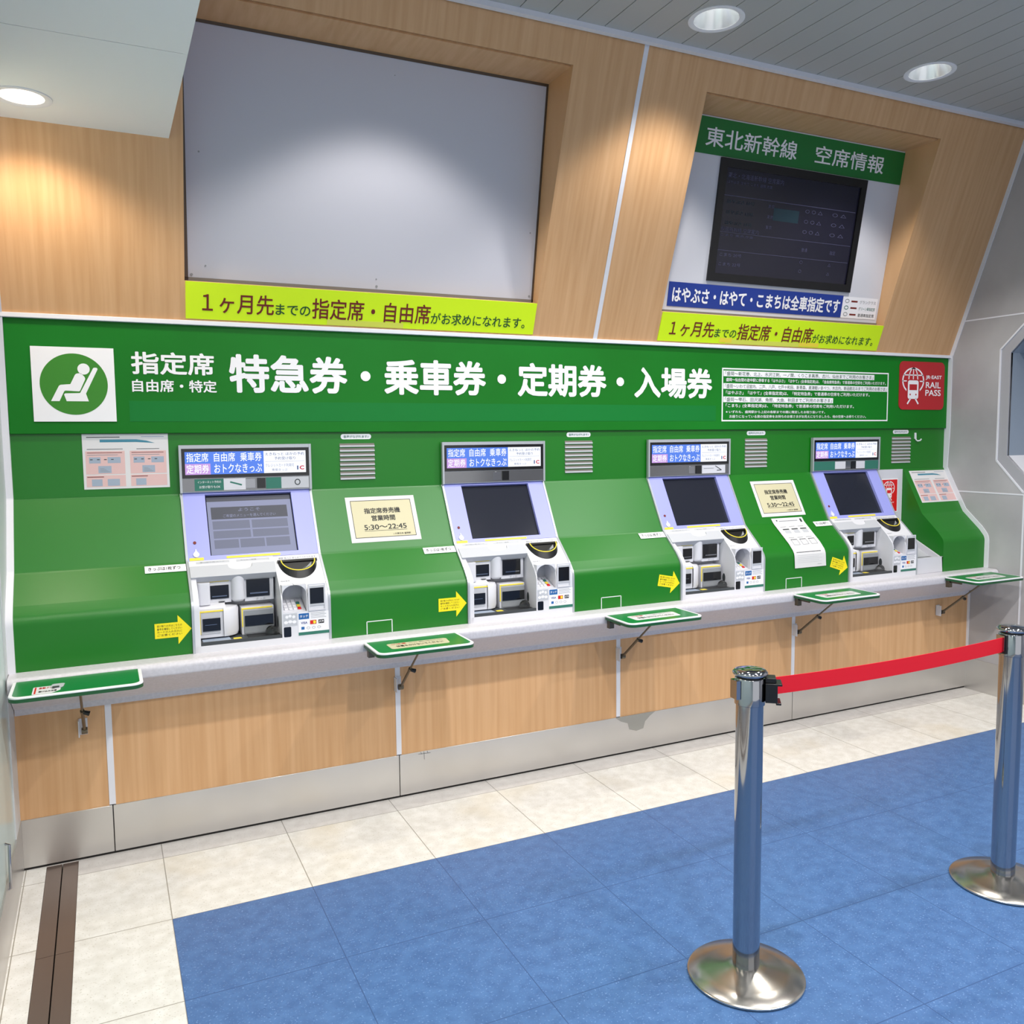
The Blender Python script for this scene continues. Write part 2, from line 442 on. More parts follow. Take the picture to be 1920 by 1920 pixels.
# left wall: steel skirting, jamb, sliding door
mb = MB(); mb.box((XL, .4, .187), (XL-.1, -.16, 3.3), M_jamb); struct(mb.build('wall_left'))
mb = MB(); mb.box((XL-.004, -.163, .187), (XL-.1, -7, 3.3), M_leftdoor); struct(mb.build('door_1'))
mb = MB(); mb.box((XL+.002, .0, 0), (XL-.1, -7, .187), M_steel); struct(mb.build('baseboard_left'))
t = MB(); t.tube([(XL-.004, -.455, .300), (XL+.008, -.456, .296), (XL+.008, -.482, .168), (XL-.002, -.482, .164)], .0045, M_chrome)
tag(t.build('door_pull'), 'small chrome pull low on the pale left wall', 'handle')

# right wall with octagonal opening
def right_wall():
    hole = [(-.147, 1.373), (-.147, 2.004), (-.282, 2.134), (-1.05, 2.134), (-1.19, 2.004), (-1.19, 1.373), (-.98, 1.196), (-.316, 1.196)]
    inner = [(-.206, 1.402), (-.206, 1.98), (-.285, 2.06), (-1.05, 2.06), (-1.13, 1.98), (-1.13, 1.402), (-1.01, 1.29), (-.318, 1.29)]
    def plate(outer, inn, x, m, name, th=.02):
        bm = bmesh.new()
        for loop in (outer, inn):
            vs = [bm.verts.new((x, y, z)) for y, z in loop]
            for i in range(len(vs)): bm.edges.new((vs[i], vs[(i+1) % len(vs)]))
        bmesh.ops.triangle_fill(bm, edges=bm.edges[:], use_beauty=True)
        me = bpy.data.meshes.new(name); bm.to_mesh(me); bm.free(); me.materials.append(m)
        o = bpy.data.objects.new(name, me); COL.objects.link(o)
        s = o.modifiers.new('s', 'SOLIDIFY'); s.thickness = th; s.offset = 0
        return struct(o)
    plate([(.4, .187), (-7, .187), (-7, 3.3), (.4, 3.3)], hole, XR+.01, M_stone, 'wall_right')
    plate(hole, inner, XR+.014, M_stone2, 'window_1')
    mb = MB(); k = len(inner); d = .32
    vs = [(XR+.01, y, z) for y, z in inner]+[(XR+d, y, z) for y, z in inner]
    mb.keepn = True
    for i in range(k):
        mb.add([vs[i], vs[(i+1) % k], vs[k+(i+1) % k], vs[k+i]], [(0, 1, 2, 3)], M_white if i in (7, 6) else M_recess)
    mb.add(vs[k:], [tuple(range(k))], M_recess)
    struct(mb.build('window_1'))
    mb = MB(); FR = Fr((XR, 0, 0), (0, -1, 0), (0, 0, 1))
    mb.line(FR, [(-y, z) for y, z in hole+hole[:1]], .009, -.006, .0015, M_trim)
    for z, y0, y1 in ((2.19, .09, -3), (1.184, .09, -3)): mb.line(FR, [(-y0, z), (-y1, z)], .008, -.006, .0015, M_trim)
    for y in (-.322, -1.9): mb.line(FR, [(-y, .187), (-y, 1.18)], .010, -.006, .0015, M_trim)
    struct(mb.build('trim_5'))
    mb = MB(); mb.box((XR-.006, 0, 0), (XR+.1, -7, .187), M_steel); struct(mb.build('baseboard_right'))
right_wall()

# housing profile (y, z), rounded
PROF = rounded([(.30, 1.56), (.197, 1.56), Cc, Dd, N1, (-.0965, .925), (-.0965, .746), (.30, .746)],
               [0, 0, .03, .04, .012, .055, 0, 0], 6)
FRONT = PROF[1:-1]
def offset_profile(pts, d):
    out = []
    for i, p in enumerate(pts):
        a = Vector(pts[max(i-1, 0)]); b = Vector(pts[min(i+1, len(pts)-1)]); t = (b-a).normalized()
        n = Vector((t.y, -t.x))
        if n.x > 0 and abs(n.x) > .3: n = -n
        if n.y < -.01: n = -n
        out.append((p[0]+n.x*d, p[1]+n.y*d))
    return out
# white cheek strips that follow the whole profile, on the two side walls
def cheek(x0, x1, d, name):
    mb = MB()
    top = [(slant_y(z)-d*.95, z+0) for z in (3.17, 2.0)]
    prof = [(.184-d, 1.99), (.184-d, 1.56)]+[p for p in offset_profile(FRONT, d)][1:]
    front = top+prof+[(-.0965-d, .746)]
    mb.xpoly(front+[(.3, .746), (.3, 3.17)], x0, x1, M_trim)
    return struct(mb.build(name))
cheek(XR-.004, XR+.0005, .026, 'trim_6')
cheek(XL-.001, G0, .012, 'trim_7')
mb = MB(); mb.box((XR-.004, -.014, .187), (XR, .02, .58), M_trim); struct(mb.build('trim_8'))

# ================================================================== SIGN FASCIA
fas = thing('sign_fascia', (2.04, .184, 1.5615), 'long green ticket header band with white lettering above the machines', 'sign')
mb = MB(); mb.box((G0, .184, 1.5615), (XR-.004, .30, 1.9805), M_green_h); mb.build('panel', fas, bevel=.002)
mb = MB(); mb.frect(Fhead, -.033, 1.607, 2.76, 1.686, 0, .0008, M_green_patch); mb.build('cover_strip', fas)
mb = MB(); n = .0015
mb.text(Fhead, '指定席', -.020, 1.787, .281, 1.873, n, M_wink, .028)
mb.text(Fhead, '自由席・特定', -.020, 1.720, .288, 1.768, n, M_wink, .024)
mb.text(Fhead, '特急券・乗車券・定期券・入場券', .337, 1.721, 2.734, 1.876, n, M_wink, .036)
mb.build('lettering', fas, props={'label': 'bold white Japanese lettering'})
# small notice box on the fascia
bx0, bz0, bx1, bz1 = 2.798, 1.605, 4.007, 1.882
mb = MB(); mb.frame(Fhead, bx0, bz0, bx1, bz1, .007, 0, .001, M_wink)
rows = [('「盛岡～新花巻、北上、水沢江刺、一ノ関、くりこま高原、古川、仙台までご利用のお客さま」', .05, .155, .905, 1),
        ('盛岡～仙台間の途中駅に停車する「はやぶさ」「はやて」(全車指定席)は、「自由席特急券」で普通車の空席をご利用いただけます。', .18, .265, .985, 0),
        ('「盛岡～いわて沼宮内、二戸、八戸、七戸十和田、新青森、奥津軽いまべつ、木古内、新函館北斗までご利用のお客さま」', .285, .39, .995, 1),
        ('「はやぶさ」「はやて」(全車指定席)は、「特定特急券」で普通車の空席をご利用いただけます。', .42, .51, .88, 0),
        ('「盛岡～雫石、田沢湖、角館、大曲、秋田までご利用のお客さま」', .535, .64, .645, 1),
        ('「こまち」(全車指定席)は、「特定特急券」で普通車の空席をご利用いただけます。', .665, .75, .78, 0),
        ('※ いずれも、盛岡駅から上記の各駅までの間に限定したお取り扱いです。', .79, .85, .60, 0),
        ('　 お座りになっている席の指定券をお持ちのお客さまがお見えになりましたら、他の空席へお移りください。', .875, .94, .86, 0)]
H = bz1-bz0; Wd = bx1-bx0
for t, a, b, w, plate in rows:
    z1 = bz1-a*H; z0 = bz1-b*H; x0 = bx0+.010; x1 = bx0+w*Wd
    if plate:
        mb.frect(Fhead, x0, z0, x1, z1, 0, .001, M_wink)
        mb.text(Fhead, t, x0+.01, z0+.004, x1-.01, z1-.004, .0018, M_dgreen, .005)
    else:
        mb.text(Fhead, t, x0+(.016 if '※' in t or 'お座り' not in t else .04), z0+.001, x1-.005, z1-.001, .0018, M_wink, .012)
mb.build('fare_notice', fas, props={'label': 'white outlined box of small fare notes'})

# pictogram board
pic = MB(); pic.frect(Fhead, -.355, 1.607, -.079, 1.881, .0, .004, M_wink)
cu, cv, r = -.217, 1.745, .113
pic.ell(Fhead, cu, cv, r, r, .004, .0046, M_olive, 64)
mp = lambda c: (cu+(c[0]-551)/255.5*r, cv-(c[1]-562)/230*r)
pic.fpoly(Fhead, rounded([mp(c) for c in [(372, 690), (440, 568), (522, 562), (565, 482), (605, 478), (640, 515), (590, 616), (476, 610), (435, 690)]], [0, .012, .002, .012, .006, .012, .006, .008, 0], 4), .0046, .0052, M_wink)
pic.fpoly(Fhead, rounded([mp(c) for c in [(468, 632), (592, 628), (702, 435), (740, 435), (636, 632), (655, 690), (488, 690)]], [.005, .004, .006, .006, .002, 0, 0], 4), .0046, .0052, M_wink)
q = mp((627, 447)); pic.ell(Fhead, q[0], q[1], .0205, .0205, .0046, .0052, M_wink)
tag(pic.build('pictogram_sign'), 'square white sign with green circle and reclining seat figure', 'sign')

def globe_train(mb, F, x0, z0, x1, z1, n, m, mr):
    """white globe with a train front"""
    w = x1-x0; h = z1-z0; cx = x0+w*.5; cz = z0+h*.64; R_ = w*.5; RV = h*.36; lw = w*.05
    mb.ring(F, cx, cz, R_, RV, lw, n, n+.0006, m, 36)
    for k in (.45,):
        mb.ring(F, cx, cz, R_*k, RV, lw*.8, n, n+.0006, m, 30)
    mb.frect(F, cx-lw*.35, cz, cx+lw*.35, cz+RV, n, n+.0006, m)
    for dz, k in ((.38, .9), (-.08, 1)): mb.frect(F, cx-R_*k*.98, cz+RV*dz, cx+R_*k*.98, cz+RV*dz+lw*.7, n, n+.0006, m)
    bw = w*.24
    mb.fpoly(F, rounded([(cx-bw*1.25, z0+h*.16), (cx+bw*1.25, z0+h*.16), (cx+bw*1.25, cz+RV*.1), (cx-bw*1.25, cz+RV*.1)], w*.08, 4), n+.0006, n+.0010, mr)
    mb.fpoly(F, rounded([(cx-bw, z0+h*.14), (cx+bw, z0+h*.14), (cx+bw, cz+RV*.02), (cx-bw, cz+RV*.02)], w*.07, 4), n+.001, n+.0014, m)
    mb.frect(F, cx-bw*.72, z0+h*.38, cx+bw*.72, z0+h*.54, n+.0014, n+.0018, mr)
    for s_ in (-1, 1):
        mb.ell(F, cx+s_*bw*.55, z0+h*.26, w*.03, w*.03, n+.0014, n+.0018, mr, 12)
        mb.line(F, [(cx+s_*bw*.45, z0+h*.15), (cx+s_*bw*1.05, z0)], lw*1.1, n+.001, n+.0014, m)
mb = MB(); x0, z0, x1, z1 = 4.093, 1.6725, 4.4725, 1.954
mb.fpoly(Fhead, rounded([(x0, z0), (x1, z0), (x1, z1), (x0, z1)], .032, 6), 0, .004, M_red)
globe_train(mb, Fhead, x0+.022, z0+.033, x0+.205, z1-.035, .004, M_wink, M_red)
mb.text(Fhead, 'JR·EAST', x0+.218, z0+.176, x0+.355, z0+.203, .0046, M_wink, .03)
mb.text(Fhead, 'RAIL', x0+.22, z0+.128, x0+.348, z0+.164, .0046, M_wink, .022)
mb.text(Fhead, 'PASS', x0+.218, z0+.082, x0+.35, z0+.118, .0046, M_wink, .022)
tag(mb.build('rail_pass_sign'), 'large red rounded rail pass sign on the green header at right', 'sign')

# ================================================================== HOUSING
hous = thing('kiosk_housing', (2.04, .1, .746), 'glossy green stepped housing that holds the ticket machines', 'counter housing')
mb = MB(); mb.box((G0, .197, 1.322), (XR-.004, .30, 1.5612), M_green); mb.build('upper_panel', hous)
BAYS = [(G0, ML[0]), (ML[0]+MW, ML[1]), (ML[1]+MW, ML[2]), (ML[2]+MW, ML[3]), (4.160, XR-.004)]
low_prof = [p for p in PROF if p[1] <= 1.3225 and p[0] < .29]
for a, b in BAYS:
    mb = MB(); mb.xpoly(low_prof+[(.30, .746), (.30, 1.322)], a, b, M_green); mb.build('bay_panel', hous, smooth=40)
mb = MB(); mb.box((ML[3]+MW, .196, .75), (4.160, .30, 1.322), M_offwhite); mb.build('bay_back_panel', hous, props={'label': 'pale grey panel in the open bay'})
for x0, x1 in ((.778, .930), (1.870, 2.022), (2.966, 3.116), (4.062, 4.216)):
    v = MB(); v.frect(Fsub, x0, 1.358, x1, 1.508, 0, .0008, M_green)
    for k in range(8):
        z = 1.3625+k*.0198
        v.frect(Fsub, x0, z+.004, x1, z+.012, .0008, .0014, M_bframe2)
        v.fpoly(Fsub, [(x0, z-.003), (x1, z-.003), (x1, z+.004), (x0, z+.004)], .0008, .006, M_lgrey)
    v.build('speaker_grille', hous, bevel=.001, props={'label': 'pale horizontal grille slats'})
for i in (1, 2, 3):
    x0 = BAYS[i][0]+.145
    h = MB(); h.line(Ffr, [(x0, .747), (x0, .798), (x0+.105, .798), (x0+.105, .747)], .0035, .0, .001, M_trim)
    h.build('hatch_outline', hous)
# vent labels
nm = ['left of the second machine', 'left of the third machine', 'left of the fourth machine', 'above the open bay at far right']
for i, (x0, x1) in enumerate(((.784, .917), (1.880, 2.013), (2.978, 3.106), (4.070, 4.200))):
    mb = MB(); mb.fpoly(Fsub, rounded([(x0, 1.531), (x1, 1.531), (x1, 1.553), (x0, 1.553)], .0108, 5), 0, .001, M_wink)
    mb.text(Fsub, '音声がながれます♪', x0+.012, 1.536, x1-.012, 1.548, .0016, M_teal, .01)
    tag(mb.build('vent_sticker'), 'white pill shaped sticker above the grille '+nm[i], 'sticker', 'pill stickers above the grilles')
mb = MB(); mb.tube([(4.256, .192, 1.534), (4.256, .190, 1.495), (4.262, .182, 1.487), (4.272, .172, 1.490), (4.276, .168, 1.500)], .004, M_white, 8)
mb.frect(Fsub, 4.250, 1.50, 4.263, 1.536, 0, .004, M_white)
tag(mb.build('wall_hook'), 'small white hook on the green panel at far right', 'hook')

# open bay: white tray box
bt = thing('bay_box', (4.05, -.09, .746), 'low pale grey box with black sloping opening in the bay right of the fourth machine', 'box')
bx0, bx1 = ML[3]+MW+.002, 4.158
mb = MB(); mb.box((bx0, -.0955, .746), (bx1, -.070, .834), M_offwhite); mb.box((bx0, -.07, .746), (bx1, .19, .80), M_offwhite)
mb.xpoly([(-.0955, .834), (-.08, .834), (.19, .965), (.19, .746), (-.0955, .746)], bx1-.010, bx1, M_offwhite)
mb.xpoly([(-.0955, .834), (-.08, .834), (.19, .965), (.19, .746), (-.0955, .746)], bx0, bx0+.010, M_offwhite)
mb.xpoly([(-.07, .828), (-.02, .828), (.19, .93), (.19, .79), (-.07, .79)], bx0+.01, bx1-.01, M_lgrey)
mb.build('body', bt, bevel=.002)
mb = MB(); mb.box((bx0+.02, -.066, .828), (bx1-.025, -.026, .8286), M_black); mb.build('opening', bt)
mb = MB(); F = vert(.195); x0, x1, z0, z1 = 3.972, 4.122, 1.068, 1.268
mb.frect(F, x0, z0, x1, z1, 0, .001, M_wink); mb.frect(F, x0+.006, z0+.006, x1-.006, z1-.006, .001, .0014, M_red2)
globe_train(mb, F, x0+.028, z0+.07, x1-.028, z1-.014, .0016, M_wink, M_red2)
mb.text(F, 'JR·EAST', x0+.03, z0+.052, x1-.03, z0+.062, .002, M_wink, .02)
mb.text(F, 'RAIL', x0+.045, z0+.033, x1-.045, z0+.046, .002, M_wink, .02); mb.text(F, 'PASS', x0+.045, z0+.014, x1-.045, z0+.027, .002, M_wink, .02)
tag(mb.build('rail_pass_sticker'), 'small red rail pass sticker half hidden behind the fourth machine', 'sticker')

# ================================================================== LEDGE
led = rounded([(-.02, .746), (-.194, .746), (-.188, .70), (-.035, .604), (-.010, .592), (-.010, .571), (.03, .571), (.03, .746)],
              [0, .022, .012, .01, .004, 0, 0, 0], 6)
mb = MB(); mb.xpoly(led, XL+.002, XR-.005, M_ledge)
tag(mb.build('counter_ledge', smooth=50), 'long pale grey rounded ledge under the green housing', 'ledge')

# ================================================================== TICKET MACHINES
def make_machine():
    x = ML[0]; root = thing('ticket_machine', (x+MW/2, -.09, .746), '', 'ticket machine', 'ticket machines set in the green housing')
    X = lambda a: x+a
    off = offset_profile([p for p in FRONT if p[1] < 1.323], .008)
    side = [(.172, 1.514), (.172, 1.326)]+off+[(-.1045, .746), (.19, .746), (.19, 1.514)]
    for a, b in ((.0005, .0095), (MW-.0095, MW-.0005)):
        mb = MB(); mb.xpoly(side, X(a), X(b), M_silver); mb.build('side_frame', root, smooth=40)
    mb = MB(); mb.box((X(.0095), .173, 1.500), (X(MW-.0095), .19, 1.514), M_silver)
    mb.box((X(.0095), .178, 1.327), (X(MW-.0095), .1965, 1.5), M_silver); mb.build('top_housing', root)
    F = vert(.178)
    mb = MB(); mb.frect(F, X(.0095), 1.383, X(MW-.0095), 1.500, 0, .003, M_glassblack); d = mb.build('display_bezel', root)
    F2 = vert(.1745); mb = MB()
    mb.frect(F2, X(.022), 1.397, X(.324), 1.487, 0, .0004, M_e_blue)
    mb.frect(F2, X(.324), 1.397, X(.494), 1.487, 0, .0004, M_e_white)
    mb.frect(F2, X(.022), 1.397, X(.117), 1.440, .0004, .0007, M_e_pink)
    e = .0012
    mb.text(F2, '指定席', X(.028), 1.447, X(.110), 1.483, e, M_e_white, .012)
    mb.text(F2, '自由席', X(.131), 1.447, X(.212), 1.483, e, M_e_white, .012)
    mb.text(F2, '乗車券', X(.232), 1.447, X(.316), 1.483, e, M_e_white, .012)
    mb.text(F2, '定期券', X(.027), 1.402, X(.112), 1.437, e, M_e_white, .012)
    mb.text(F2, 'おトクなきっぷ', X(.131), 1.402, X(.316), 1.438, e, M_e_white, .012)
    mb.text(F2, 'えきねっと ほかの予約', X(.330), 1.468, X(.488), 1.481, e, M_e_ink, .008)
    mb.text(F2, '予約受け取り', X(.366), 1.450, X(.452), 1.463, e, M_e_ink, .008)
    mb.frect(F2, X(.33), 1.4435, X(.49), 1.4445, .0004, .0008, M_e_ink)
    mb.text(F2, 'クレジットカード利用可', X(.330), 1.421, X(.445), 1.435, e, M_e_ink, .004)
    mb.text(F2, '専用きっぷ', X(.355), 1.404, X(.418), 1.415, e, M_e_ink, .006)
    mb.text(F2, 'I', X(.457), 1.408, X(.463), 1.425, e, M_e_ink, .03)
    mb.text(F2, 'C', X(.468), 1.408, X(.487), 1.425, e, M_e_red, .05)
    mb.build('lit_display', d, props={'label': 'lit blue and white ticket menu display'})
    mb = MB(); mb.frect(F, X(.0095), 1.330, X(MW-.0095), 1.381, 0, .002, M_mirror); st_ = mb.build('sensor_strip', root)
    mb = MB(); mb.frect(F, X(.295), 1.336, X(.328), 1.378, .002, .006, M_glassblack)
    mb.frect(F, X(.250), 1.338, X(.288), 1.376, .002, .003, M_chrome); mb.build('camera_window', st_, bevel=.001)
    # touch panel
    sx0, sx1, sz0, sz1 = .092, .430, 1.084, 1.314
    mb = MB(); a, b, t = -.012, .006, 1.326
    mb.frect(F_cd, X(.0095), 1.068, X(MW-.0095), sz0, a, b, M_lav); mb.frect(F_cd, X(.0095), sz1, X(MW-.0095), t, a, b, M_lav)
    mb.frect(F_cd, X(.0095), sz0, X(sx0), sz1, a, b, M_lav); mb.frect(F_cd, X(sx1), sz0, X(MW-.0095), sz1, a, b, M_lav)
    pn = mb.build('screen_surround', root, props={'label': 'lavender panel around the touch screen'})
    mb = MB(); mb.frect(F_cd, X(sx0-.002), sz0-.002, X(sx1+.002), sz1+.002, -.016, -.008, M_glassblack)
    mb.frect(F_cd, X(sx0+.004), sz0+.004, X(sx1-.004), sz1-.006, -.008, -.0072, M_screen); mb.build('touch_screen', root)
    mb = MB(); mb.frect(F_cd, X(.150), 1.0705, X(.356), 1.0785, b, b+.001, M_label_y)
    mb.frect(F_cd, X(.014), 1.069, X(.066), 1.079, b, b+.001, M_label_y); mb.build('yellow_label', pn)
    mb = MB(); mb.fpoly(F_cd, [(X(.040)+.0115*math.cos(t)*(1-.55*max(0, math.sin(t))), 1.092+.012*math.sin(t)+(.006 if math.sin(t) > .95 else 0)) for t in [2*PI*k/24 for k in range(24)]], b, b+.004, M_white)
    mb.build('lamp_button', pn)
    mb = MB(); mb.ell(F_cd, X(.038), 1.134, .006, .0055, b, b+.002, M_dred, 16); mb.build('sensor_eye', pn)
    mb = MB()
    mb.frect(F_cd, X(.026), 1.165, X(.050), 1.21, b, b+.0005, M_lav)
    # lower cabinet, right column -------------------------------------------------
    P = offset_profile([p for p in FRONT if p[1] < 1.0665], .006)
    rx0, rx1 = .326, MW-.0095
    zc = .972
    up = [p for p in P if p[1] > zc]
    mb = MB()
    mb.xpoly([(.06, 1.069), (.049, 1.0695)]+up+[(up[-1][0], zc), (.19, zc), (.19, 1.069)], X(rx0), X(rx1), M_white)
    lowp = [p for p in P if p[1] <= zc]
    # left cheek of keypad recess and the reader column
    full = [(up[-1][0], zc)]+lowp+[(-.1025, .746), (.19, .746), (.19, zc)]
    mb.xpoly(full, X(rx0), X(.331), M_white); mb.xpoly(full, X(.423), X(rx1), M_white)
    mb.box((X(.331), -.1025, .746), (X(.423), .19, .866), M_white)
    mb.box((X(.331), .0, .866), (X(.423), .19, zc), M_lgrey)
    cab = mb.build('side_cabinet', root, smooth=40)
    # arch over keypad
    mb = MB(); FA = vert(-.088)
    for sgn, xa in ((1, .331), (-1, .423)):
        pts = [(X(xa), .972), (X(xa), .935)]+[(X(xa)+sgn*.045*(1-math.cos(t)), .935+.037*math.sin(t)) for t in [PI/2*k/8 for k in range(9)]]
        mb.fpoly(FA, pts, -.03, .01, M_white)
    mb.build('arch', cab)
    kp = MB(); FK = slope(-.090, .868, -.006, .902)
    kp.frect(FK, X(.333), .868, X(.421), .902, -.01, .0, M_offwhite)
    for r_ in range(4):
        for c_ in range(4):
            m_ = M_wink if c_ < 3 else (M_red2, M_label_y, M_teal, M_lgrey)[r_]
            kp.frect(FK, X(.342+c_*.017), .8715+r_*.0072, X(.355+c_*.017), .8765+r_*.0072, 0, .004, m_)
    kp.build('keypad', cab, bevel=.0008)
    # coin bowl
    bw = MB(); cx, cz = .4155, 1.043
    N = 28
    half = lambda rx, rz, z_: [(X(cx+rx*math.cos(t)), z_-rz*math.sin(t)) for t in [PI*k/N for k in range(N+1)]]
    out = half(.078, .064, cz); mid = half(.070, .040, cz-.001)
    for i in range(N):
        for (q0, n0), (q1, n1) in (((out, .0), (mid, .022)),):
            bw.add([F_dn.pt(*q0[i], n0+.002), F_dn.pt(*q0[i+1], n0+.002), F_dn.pt(*q1[i+1], n1), F_dn.pt(*q1[i], n1)], [(0, 1, 2, 3)], M_black)
        bw.add([F_dn.pt(*mid[i], .022), F_dn.pt(*mid[i+1], .022), F_dn.pt(mid[i+1][0], mid[i+1][1]*.6+(cz-.01)*.4, .008), F_dn.pt(mid[i][0], mid[i][1]*.6+(cz-.01)*.4, .008)], [(0, 1, 2, 3)], M_dgrey)
    bw.fpoly(F_dn, half(.072, .034, cz-.004), .004, .0085, M_black)
    bw.frect(F_dn, X(cx-.078), cz-.004, X(cx+.078), cz+.003, .002, .014, M_black)
    bw.fpoly(F_dn, [(X(cx), cz-.035), (X(cx+.05), cz-.02), (X(cx+.055), cz-.006), (X(cx+.02), cz-.03)], .009, .0095, M_grey)
    b_ = bw.build('coin_bowl', cab, smooth=50, props={'label': 'black half moon coin bowl with yellow rim'})
    yr = MB(); yr.tube([F_dn.pt(u, v, .0225) for u, v in half(.066, .037, cz-.003)], .0022, M_label_y, 6); yr.build('yellow_rim', b_)
    tl = MB(); tl.text(F_dn, '硬貨 投入口 まとめて入れられます', X(.345), 1.052, X(.492), 1.059, .0072, M_grey, .0)
    tl.build('lettering', cab); tl = MB(); tl.text(F_dn, '暗証番号', X(.335), .9755, X(.37), .9795, .0072, M_grey, 0); tl.build('lettering', cab)
    FG = vert(-.1025)
    rd = MB(); rd.frame(FG, X(.428), .866, X(.496), .972, .005, 0, .004, M_offwhite); rd.frect(FG, X(.430), .886, X(.494), .964, 0, .003, M_lgrey)
    rd.frect(FG, X(.435), .894, X(.489), .956, .003, .0036, M_glassblack); rd.build('card_reader', cab, bevel=.001)
    st = MB(); st.frect(FG, X(.331), .814, X(.384), .862, 0, .0006, M_lgrey)
    for pt_ in ((.345, .85), (.357, .853), (.371, .849)): st.ell(FG, X(pt_[0]), pt_[1], .006, .006, .0006, .001, M_wink, 14)
    for pt_ in ((.341, .829), (.357, .831), (.373, .829)): st.ell(FG, X(pt_[0]), pt_[1], .008, .006, .0006, .001, M_wink, 14)
    st.build('heart_sticker', cab)
    wn = MB(); wn.fpoly(FG, rounded([(X(.332), .772), (X(.360), .772), (X(.360), .811), (X(.332), .811)], .004, 3), 0, .001, M_glassblack); wn.build('sensor_window', cab)
    cs = MB(); cs.frect(FG, X(.388), .773, X(.508), .861, 0, .0008, M_wink); e = .0008
    cs.frect(FG, X(.390), .836, X(.430), .859, e, e+.0004, M_bluecard); cs.text(FG, 'タッチ', X(.394), .842, X(.426), .853, e+.0009, M_wink, .01)
    for k in range(4): cs.frect(FG, X(.437), .838+k*.006, X(.497-.006*(k % 2)), .8395+k*.006, e, e+.0003, M_grey)
    cs.text(FG, 'VISA', X(.398), .817, X(.423), .826, e+.0004, M_navy, .02)
    cs.frect(FG, X(.433), .813, X(.458), .829, e, e+.0004, M_orange); cs.ell(FG, X(.440), .821, .006, .006, e+.0004, e+.0008, M_red2, 14); cs.ell(FG, X(.450), .821, .006, .006, e+.0004, e+.0008, M_label_y, 14)
    cs.frect(FG, X(.466), .814, X(.488), .829, e, e+.0004, M_ink); cs.text(FG, 'JCB', X(.468), .817, X(.486), .826, e+.0009, M_wink, .02)
    cs.frect(FG, X(.399), .795, X(.411), .806, e, e+.0004, M_bluecard)
    for k in range(3): cs.ring(FG, X(.426+k*.021), .8, .007, .005, .0012, e, e+.0004, M_grey, 12)
    cs.frect(FG, X(.388), .773, X(.508), .785, e, e+.0005, M_teal); cs.build('card_stickers', cab)
    # lower cabinet, left part: hood, cheek, cavity ---------------------------------
    mb = MB()
    mb.frect(F_dn, X(.0095), 1.020, X(rx0), 1.068, -.03, .006, M_white)
    hp = [(.0095, 1.009), (rx0, 1.009), (rx0, 1.046), (.250, 1.046)]+[(.195+.046*math.cos(t), 1.046-.019*math.sin(t)**.6) for t in [PI*k/8 for k in range(9)]]+[(.14, 1.046), (.0095, 1.046)]
    hd = None
    mb.fpoly(F_dn, [(X(a_), b_2) for a_, b_2 in hp], -.02, .011, M_lgrey)
    hd = mb.build('hood', root, bevel=.001)
    mb = MB(); mb.frect(F_dn, X(.036), 1.056, X(.158), 1.0625, .006, .0066, M_lgrey); mb.frect(F_dn, X(.184), 1.056, X(.310), 1.0625, .006, .0066, M_lgrey)
    mb.text(F_dn, '受け取り用 カード', X(.05), 1.0575, X(.14), 1.0612, .0072, M_grey, 0); mb.text(F_dn, 'きっぷ・紙幣', X(.2), 1.0575, X(.26), 1.0612, .0072, M_grey, 0)
    mb.text(F_dn, '領収書 カード挿入口', X(.04), 1.023, X(.12), 1.033, .0106, M_grey, 0)
    mb.text(F_dn, '紙幣', X(.256), 1.027, X(.278), 1.036, .0106, M_ink, .02); mb.text(F_dn, '投入口', X(.284), 1.027, X(.310), 1.036, .0106, M_grey, .02)
    mb.build('hood_label', hd)
    full2 = [(.0, 1.02)]+[p for p in P if p[1] < 1.008]+[(-.1025, .746), (.19, .746), (.19, 1.02)]
    mb = MB(); mb.xpoly(full2, X(.0095), X(.029), M_white)
    mb.box((X(.029), .070, .746), (X(rx0), .19, 1.05), M_white)                     # back wall
    mb.box((X(.029), -.1025, .746), (X(rx0), -.090, .771), M_white)                # front lip
    mb.box((X(.0095), -.1025, .746), (X(.029), .0, .771), M_white)
    cv = mb.build('cavity_shell', root, smooth=40)
    mb = MB(); mb.box((X(.029), -.101, .771), (X(rx0-.001), -.090, .783), M_dgrey); mb.box((X(.029), -.09, .746), (X(rx0-.001), .07, .779), M_dgrey)
    mb.box((X(.04), -.08, .779), (X(.14), .0, .7795), M_pblue)
    mb.fpoly(Fr((0, 0, .7792), (1, 0, 0), (0, 1, 0)), rounded([(X(.150), -.082), (X(.180), -.082), (X(.180), -.052), (X(.150), -.052)], .004, 3), 0, .001, M_label_y)
    mb.build('tray', root)
    mb = MB()   # upper left module
    mb.box((X(.032), .01, .908), (X(.157), .07, 1.02), M_white); mb.box((X(.207), .01, .905), (X(.318), .07, 1.02), M_offwhite)
    mb.fpoly(Fr((0, 0, .908), (1, 0, 0), (0, 1, 0)), rounded([(X(.032), .02), (X(.032), -.02), (X(.078), -.02), (X(.078), .02)], [0, .012, .012, 0], 4), 0, .085, M_white)
    mb.lathe((X(.182), .012, 0), [(.0, .91), (.018, .91), (.0255, .918), (.0255, 1.01)], M_white, 24, PI, 2*PI)
    mo = mb.build('ticket_module', root, smooth=50, bevel=.001)
    FI = vert(.010)
    mb = MB(); mb.frect(FI, X(.080), .925, X(.148), .977, 0, .004, M_glassblack); mb.frect(FI, X(.086), .933, X(.141), .937, .004, .006, M_chrome)
    mb.build('ticket_slot', mo)
